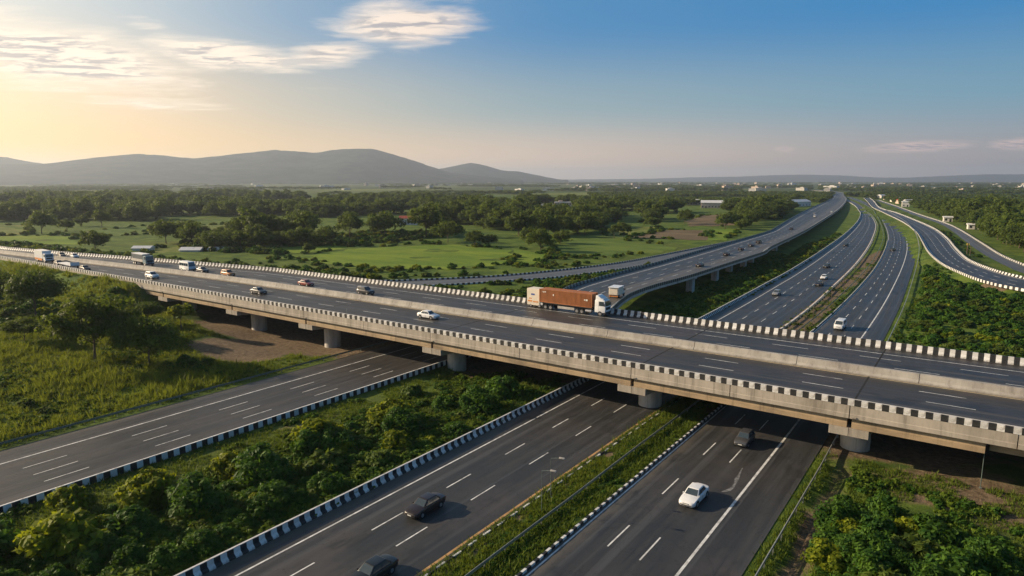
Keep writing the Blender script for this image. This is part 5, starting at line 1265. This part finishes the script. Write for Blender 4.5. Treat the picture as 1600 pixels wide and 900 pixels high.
add_region(-260, -125, 150, 270, 4.5, lambda x, y: (x < ra_at(y) - 4) & free(x, y, 4.) & ~in_fields(x, y, 1.02), (.9, 2.0), 'meadow', .55)
add_region(-215, -100, 35, 80, 4.0, lambda x, y: (x < -101) & (vnoise(x / 16, y / 16, 41) > .62) & (bare(x, y) < .3), (.9, 1.9), 'grassland', .3)
add_region(-260, -172, 60, 84, 3.6, lambda x, y: (y < dn(x) - 4), (1., 2.2), 'embankment', .4)
add_region(-20, 40, 330, 760, 4.2, lambda x, y: (x > np.interp(y, S_R[::-1, 1], S_R[::-1, 0]) + 2.5) & (x < np.interp(y, SV_L[::-1, 1], SV_L[::-1, 0]) - 2.5) & free(x, y, 2.5), (.8, 1.5), 'verge', .5)
SHRUBS.sort(key=lambda q: -(q[2] / math.hypot(q[0], q[1])) - (1 if q[4] else 0))
shapes = ('rounded green', 'upright green', 'yellowish', 'low spreading')
SW = {'slope': 'slope below the raised road', 'thicket': 'thicket right of the right carriageway', 'between': 'ground beside the slip road', 'behind': 'ground behind the far parapet', 'hedge': 'edge of a field', 'meadow': 'meadow by the slip road', 'grassland': 'grass left of the left road', 'embankment': 'flyover embankment', 'verge': 'verge of the service road'}
def shrub_label(x, y, q, k, reg):
    w = size_word(q, 1.15, 1.75) + shapes[k] + ' shrub'
    if reg == 'strip':
        side = 'by the mown grass' if x < -65.5 else ('by the striped barrier' if x > -59.5 else 'in the middle')
        return w + ' ' + side + ' of the strip, ' + ('bottom end' if y < 28 else 'lower half' if y < 44 else 'upper half' if y < 62 else 'by the flyover' if y < 78 else 'under the flyover')
    if reg == 'bank':
        side = 'beside the drain' if x < -5.5 else ('towards the photo edge' if x > 2 else 'in the middle')
        return w + ' ' + side + ' of the lower right bank, ' + ('bottom edge' if y < 62 else 'halfway up' if y < 69 else 'next to the bare soil')
    if reg == 'thicket': return w + (' by the crash rail' if x < rc_at(y) + 12 else ' in the middle' if x < rc_at(y) + 26 else ' at the right') + ' of the thicket, ' + ('next to the flyover' if y < 140 else 'second stretch' if y < 165 else 'half way along' if y < 210 else 'by the curved road')
    return w + ' on the ' + SW[reg] + ', ' + ('close behind the flyover' if y < 165 and y > 116 else 'farther back' if y >= 165 else 'left of the bare soil' if x > -130 else 'at the far left')
one, many = SHRUBS[:300], SHRUBS[300:]
gz = ground_z(np.array([q[0] for q in one]), np.array([q[1] for q in one]))
for (x, y, s, k, lab, reg), z in zip(one, gz):
    near_ = math.hypot(x, y) < 110; g_ = None
    if lab is None: lab = shrub_label(x, y, s, k, reg); lab = lab if len(lab.split()) <= 16 else lab.replace(' green', '', 1); g_ = lab.replace(' shrub', ' shrubs', 1)
    t = empty('shrub', (x, y, float(z) - .1), random.uniform(0, 6.28)); t.scale = (s, s, s * random.uniform(.8, 1.05)); tag(t, lab, 'shrub', g_)
    ob('foliage', SH[k] if near_ else SH_LO[k], t); ob('stems', STEMS[k % 3], t)
mp = np.array([(q[0], q[1]) for q in many]); ms = np.array([q[2] for q in many])
scatter('undergrowth', np.c_[mp, ground_z(mp[:, 0], mp[:, 1]) - .1], np.c_[ms, ms, ms * .85], rng.uniform(0, 6.28, len(many)), [q[3] for q in many], SH_LO)

# ---- weeds and grass
def field_pts(x0, x1, y0, y1, cell, test):
    px, py = jitter_grid(x0, x1, y0, y1, cell, rng); k = test(px, py); return np.c_[px[k], py[k]]
W_ = [field_pts(-77.2, -51.9, 5, 92, .75, lambda x, y: ((x > -70.5) | (vnoise(x / 3, y / 3, 51) > .80)) & (vnoise(x / 4, y / 4, 52) > .25) & (y < 91)),
      field_pts(-9.6, 13, 40, 84, .75, lambda x, y: (y < 82 - (x + 9) * .25) & (vnoise(x / 3, y / 3, 53) > .42) & (bare(x, y) < .72)),
      field_pts(-200, -99, 20, 82, 1.1, lambda x, y: (vnoise(x / 7, y / 7, 54) > .66) & (bare(x, y) < .4)),
      field_pts(-35.6, -30.2, 20, 110, .55, lambda x, y: (x > -34.2) & (vnoise(x / 2, y / 2, 55) > .35)),
      field_pts(-36, -28, 128, 300, .9, lambda x, y: free(x, y, .7) & (vnoise(x / 3, y / 3, 56) > .78)),
      field_pts(-75, -8, 120, 320, 1.8, lambda x, y: free(x, y, 1.2, -4) & ((x < -53) | (x > -14)))]
W_ = np.vstack(W_); ws = rng.uniform(.35, .95, len(W_)); ws[(W_[:, 0] < -30) & (W_[:, 0] > -36)] *= .55
scatter('weeds', np.c_[W_, ground_z(W_[:, 0], W_[:, 1]) - .05], ws, rng.uniform(0, 6.28, len(W_)), rng.integers(0, 3, len(W_)), WEED)
WG = np.vstack([field_pts(-260, -98.6, 14, 84, .95, lambda x, y: (bare(x, y) < .45) & (vnoise(x / 6, y / 6, 64) > .25) & (y < dn(x) - 1.)), field_pts(-34.8, -32.6, 20, 108, .55, lambda x, y: vnoise(x / 2, y / 2, 65) > .3)])
wsc = rng.uniform(.7, 1.5, len(WG)) * (.6 + .9 * vnoise(WG[:, 0] / 9, WG[:, 1] / 9, 66)); wsc[WG[:, 0] > -40] *= .5
scatter('wild_grass', np.c_[WG, ground_z(WG[:, 0], WG[:, 1])], wsc, rng.uniform(0, 6.28, len(WG)), rng.integers(0, 3, len(WG)), TUFT_W)
G_ = [field_pts(-36.0, -29.8, 20, 115, .34, lambda x, y: (vnoise(x / 1.5, y / 1.5, 61) > .22)), field_pts(-78, -51.8, 8, 90, .55, lambda x, y: vnoise(x / 2.5, y / 2.5, 62) > .3),
      field_pts(-170, -97.4, 20, 84, .75, lambda x, y: bare(x, y) < .55), field_pts(-13.4, 12, 40, 86, .5, lambda x, y: (np.abs(x + 11) > .8) & (bare(x, y) < .85) & (vnoise(x / 2, y / 2, 63) > .3)),
      field_pts(-36, -28, 120, 330, .9, lambda x, y: free(x, y, .4) & (vnoise(x / 3, y / 3, 57) > .62))]
G_ = np.vstack(G_); scatter('grass', np.c_[G_, ground_z(G_[:, 0], G_[:, 1])], rng.uniform(.7, 1.5, len(G_)), rng.uniform(0, 6.28, len(G_)), rng.integers(0, 3, len(G_)), TUFT)

# ------------------------------------------------------------------ buildings
M_WALL = pmat('plaster_white', (.62, .58, .53), .8, .08, .3); M_PINK = pmat('plaster_pink', (.52, .40, .33), .8, .1, .3); M_ROOFR = pmat('roof_red', (.28, .06, .035), .8, .15, .5); M_ROOFW = pmat('roof_pale_sheet', (.62, .62, .62), .5, .06, .4); M_WIN = pmat('dark_window', (.03, .035, .04), .2, .1)

def building(name, x, y, w, d, h, rz, wall, roof, label, storeys=1, pitched=True, nwin=5, group=None, cat='building'):
    t = empty(name, (x, y, -.2), R(rz)); tag(t, label, cat, group)
    ob('wall', MB().box(-w / 2, w / 2, -d / 2, d / 2, 0, h).me('wall', wall), t)
    if pitched: ob('roof', MB().prism([(-d / 2 - .5, h + .003), (d / 2 + .5, h + .003), (.15, h + d * .2), (-.15, h + d * .2)], -w / 2 - .5, w / 2 + .5).me('roof', roof), t)
    else:
        r_ = ob('roof', MB().box(-w / 2 - .3, w / 2 + .3, -d / 2 - .3, d / 2 + .3, h + .003, h + .35).me('roof', roof), t)
        ob('roof_hut', MB().box(-w * .3, -w * .08, -d * .2, d * .25, h + .353, h + 2.2).me('roof_hut', wall), r_)
    wm = MB().box(-.7, .7, -.06, .06, 0, 1.5).me('window', M_WIN); dm_ = MB().box(-.7, .7, -.06, .06, 0, 2.4).me('door', M_WIN)
    for s in range(storeys):
        for k in range(nwin):
            xx_ = -w / 2 + (k + .5) * w / nwin; z = 1.1 + s * h / storeys
            for yy in (-d / 2, d / 2): ob('window' if (k != 1 or s) else 'door', wm if (k != 1 or s) else dm_, t, (xx_, yy, z if (k != 1 or s) else .1))
    return t
building('house', -352, 366, 13, 9, 5.0, 40, M_WALL, M_ROOFR, 'low white house with a red roof among the trees beyond the flyover')
building('building', -401, 675, 22, 12, 7.5, 32, M_PINK, M_ROOFW, 'two storey pinkish building with a pale flat roof standing above the wood', 2, False, 8)
building('shed', -424, 672, 16, 9, 3.6, 32, M_WALL, M_ROOFW, 'low pale shed attached left of the two storey pinkish building')
building('shed', -266, 792, 26, 14, 6.5, 20, M_PINK, M_ROOFW, 'long pale roofed warehouse beyond the ploughed fields', 1, True, 7)
building('shed', -320, 878, 18, 11, 5.5, 20, M_WALL, M_ROOFW, 'smaller pale shed left of the long warehouse')
building('shed', -250, 860, 30, 12, 5, 20, M_WALL, M_ROOFW, 'pale shed behind the long warehouse', 1, True, 7)
building('shed', -302, 169, 9, 6, 1.0, 38, M_WALL, M_ROOFW, 'long low white roof just behind the flyover at the left', 1, True, 0)
building('shed', -294, 178, 9, 5, 1.0, 38, M_WALL, M_ROOFW, 'shorter low white roof next to the long low roof', 1, True, 0)
building('shed', -325, 158, 8, 5, 1.4, 38, M_WALL, M_ROOFW, 'small white shed left of the two low white roofs', 1, True, 0)
for i, (x, y, w, h, rf, l) in enumerate(((-82, 968, 8, 6, M_ROOFW, 'white hut beside the service road, farthest of three'), (-24, 640, 6, 3.6, M_ROOFW, 'white hut beside the service road, middle of three'), (-6, 552, 6, 3.2, M_ROOFW, 'white hut beside the service road, nearest of three'))):
    building('hut', x, y, w, 5, h, 10, M_WALL, rf, l, 1, True, 2, 'huts by the service road', 'hut')
for i, (x, y) in enumerate(((-150, 1290), (-128, 1180), (-112, 1095), (-100, 1060), (-135, 1240), (-172, 1400))):
    building('house', x + 14, y, 12, 9, 5., 15 + i * 9, (M_PINK, M_WALL)[i % 2], (M_ROOFR, M_ROOFW)[i % 2], ('red roofed pinkish house in the roadside hamlet', 'pale roofed white house in the roadside hamlet')[i % 2], 1, True, 3, ('pinkish', 'white')[i % 2] + ' houses of the roadside hamlet')
building('depot', -196, 905, 40, 14, 6, 70, M_WALL, M_ROOFW, 'long pale depot by the top of the raised road', 1, True, 6)
# the town along the horizon
M_TWALL = pmat('town_plaster', (.42, .40, .37), .8, .1, .3); M_TROOF = pmat('town_sheet', (.50, .49, .48), .6, .1, .3); M_TPINK = pmat('town_pink', (.40, .32, .27), .8, .1, .3)
town = []
for k in range(3):
    w, d, h = ((16, 12, 8), (30, 14, 8), (14, 11, 11))[k]; b = MB().box(-w / 2, w / 2, -d / 2, d / 2, 0, h).box(-w / 2 - .4, w / 2 + .4, -d / 2 - .4, d / 2 + .4, h + .01, h + .5).box(-w * .25, w * .1, -d * .2, d * .2, h + .51, h + 2.6)
    town.append(b.me('town_building', (M_TWALL, M_TROOF, M_TPINK)[k]))
for i in range(140):
    a = R(rng.uniform(-30, 4) if i > 26 else rng.uniform(-62, -30)); r = rng.uniform(1900, 6200); k = int(rng.integers(3))
    o = ob('town_building', town[k], None, (r * math.sin(a), r * math.cos(a), -.2), rng.uniform(0, 3.14)); s = rng.uniform(.8, 1.7); o.scale = (s * 1.2, s, min(s, 1.2) * rng.uniform(.7, 1.1))
    tag(o, ('small pale block in the distant town along the horizon', 'wide white block in the distant town along the horizon', 'tall pinkish block in the distant town along the horizon')[k], 'building', ('pale', 'wide white', 'tall pinkish')[k] + ' blocks of the distant town')

# ------------------------------------------------------------------ hills
def hill_mat(name, a, b):
    m = bpy.data.materials.new(name); m.use_nodes = True; g = NT(m.node_tree); p = g.n['Principled BSDF']; co = g.node('ShaderNodeTexCoord').outputs['Object']
    g.put(p.inputs['Base Color'], g.mix(g.ramp(g.noise(co, .006, 7, .7), .38, .62), a, b)); p.inputs['Roughness'].default_value = 1.; p.inputs['Specular IOR Level'].default_value = 0.
    return m
HM = hill_mat('hill_scrub', (.012, .026, .022), (.046, .056, .048))

def hill(name, prof, r0, depth, seed, amp=.20):
    az = np.arange(prof[0][0], prof[-1][0] + .01, .16); el = np.interp(az, [p[0] for p in prof], [p[1] for p in prof])
    kk = np.array([.05, .2, .6, .2, .05]); kk /= kk.sum(); el = np.convolve(np.pad(el, 2, 'edge'), kk, 'valid')
    u = np.linspace(-1, 1, 41); A, U = np.meshgrid(np.radians(az), u); r = r0 + U * depth; H = (np.tan(np.radians(np.maximum(el, 0))) * r0 + CAM_H * (el > .02))[None, :]
    X, Y = r * np.sin(A), r * np.cos(A)
    fall = np.where(U < 0, np.clip(1 + U, 0, 1) ** 1.25, np.clip(1 - U, 0, 1) ** 1.1)
    rg = (vnoise(X / 520, Y / 520, seed) * .6 + vnoise(X / 190, Y / 190, seed + 1) * .3 + vnoise(X / 70, Y / 70, seed + 2) * .1 - .5)
    Z = H * fall * (1 + amp * 2.6 * rg * (1 - np.exp(-((U / .18) ** 2)))) + (vnoise(X / 60, Y / 60, seed + 4) - .5) * 7 * (H > 40) * fall - 3
    n1, n0 = X.shape; ix = np.arange(n1 * n0).reshape(n1, n0); q = np.stack([ix[:-1, :-1], ix[:-1, 1:], ix[1:, 1:], ix[1:, :-1]], -1).reshape(-1, 4)
    return tag(ob(name, quadmesh(name, np.stack([X.ravel(), Y.ravel(), Z.ravel()], 1), q, HM, smooth=True)), kind='structure')
hill('hill', [(-108, 0), (-100, .9), (-90, 1.6), (-82, 1.3), (-76, .9), (-72.1, 1.05), (-69.6, 1.12), (-66.5, 1.62), (-63.9, 1.92), (-62, 1.80), (-60.3, 1.62), (-57.6, 1.95), (-54.3, 2.36), (-52.6, 2.28), (-51.4, 2.16), (-49.2, 2.50), (-47.6, 2.56), (-46.4, 2.50), (-43.7, 1.72), (-41.8, 1.08), (-40.5, .66), (-37.5, .3), (-34, 0)], 7200, 1900, 3)
hill('hill', [(-45, 0), (-42.4, .75), (-40.6, 1.05), (-38.6, 1.46), (-37.2, 1.15), (-36, .80), (-34.6, .72), (-33.2, .45), (-31.2, .06), (-30, 0)], 8600, 1300, 13)
hill('hill', [(-88, 0), (-82, 1.5), (-77, 1.6), (-73.5, 1.62), (-71.6, 1.5), (-69.6, 1.10), (-66, .7), (-62, .2), (-60, 0)], 8200, 1300, 23)
hill('hill', [(-34, 0), (-24, .10), (-20, .22), (-16.5, .28), (-14, .38), (-11.7, .42), (-9, .33), (-7, .2), (-5, .16), (-3, .28), (0, .40), (4, .36), (9, .5), (20, .3), (30, 0)], 15500, 2200, 33)

# ------------------------------------------------------------------ evening haze
hz = MB().box(-24500, 24500, -24500, 24500, -6.0, 400)
hm = bpy.data.materials.new('haze_air'); hm.use_nodes = True; g = NT(hm.node_tree); g.n.clear()
out = g.node('ShaderNodeOutputMaterial'); pv = g.node('ShaderNodeVolumePrincipled'); pv.inputs['Color'].default_value = (.74, .84, 1., 1); pv.inputs['Density'].default_value = 8.0e-5; pv.inputs['Anisotropy'].default_value = .4
g.l.new(pv.outputs[0], out.inputs['Volume'])
tag(ob('haze', hz.me('haze', hm)), kind='stuff')
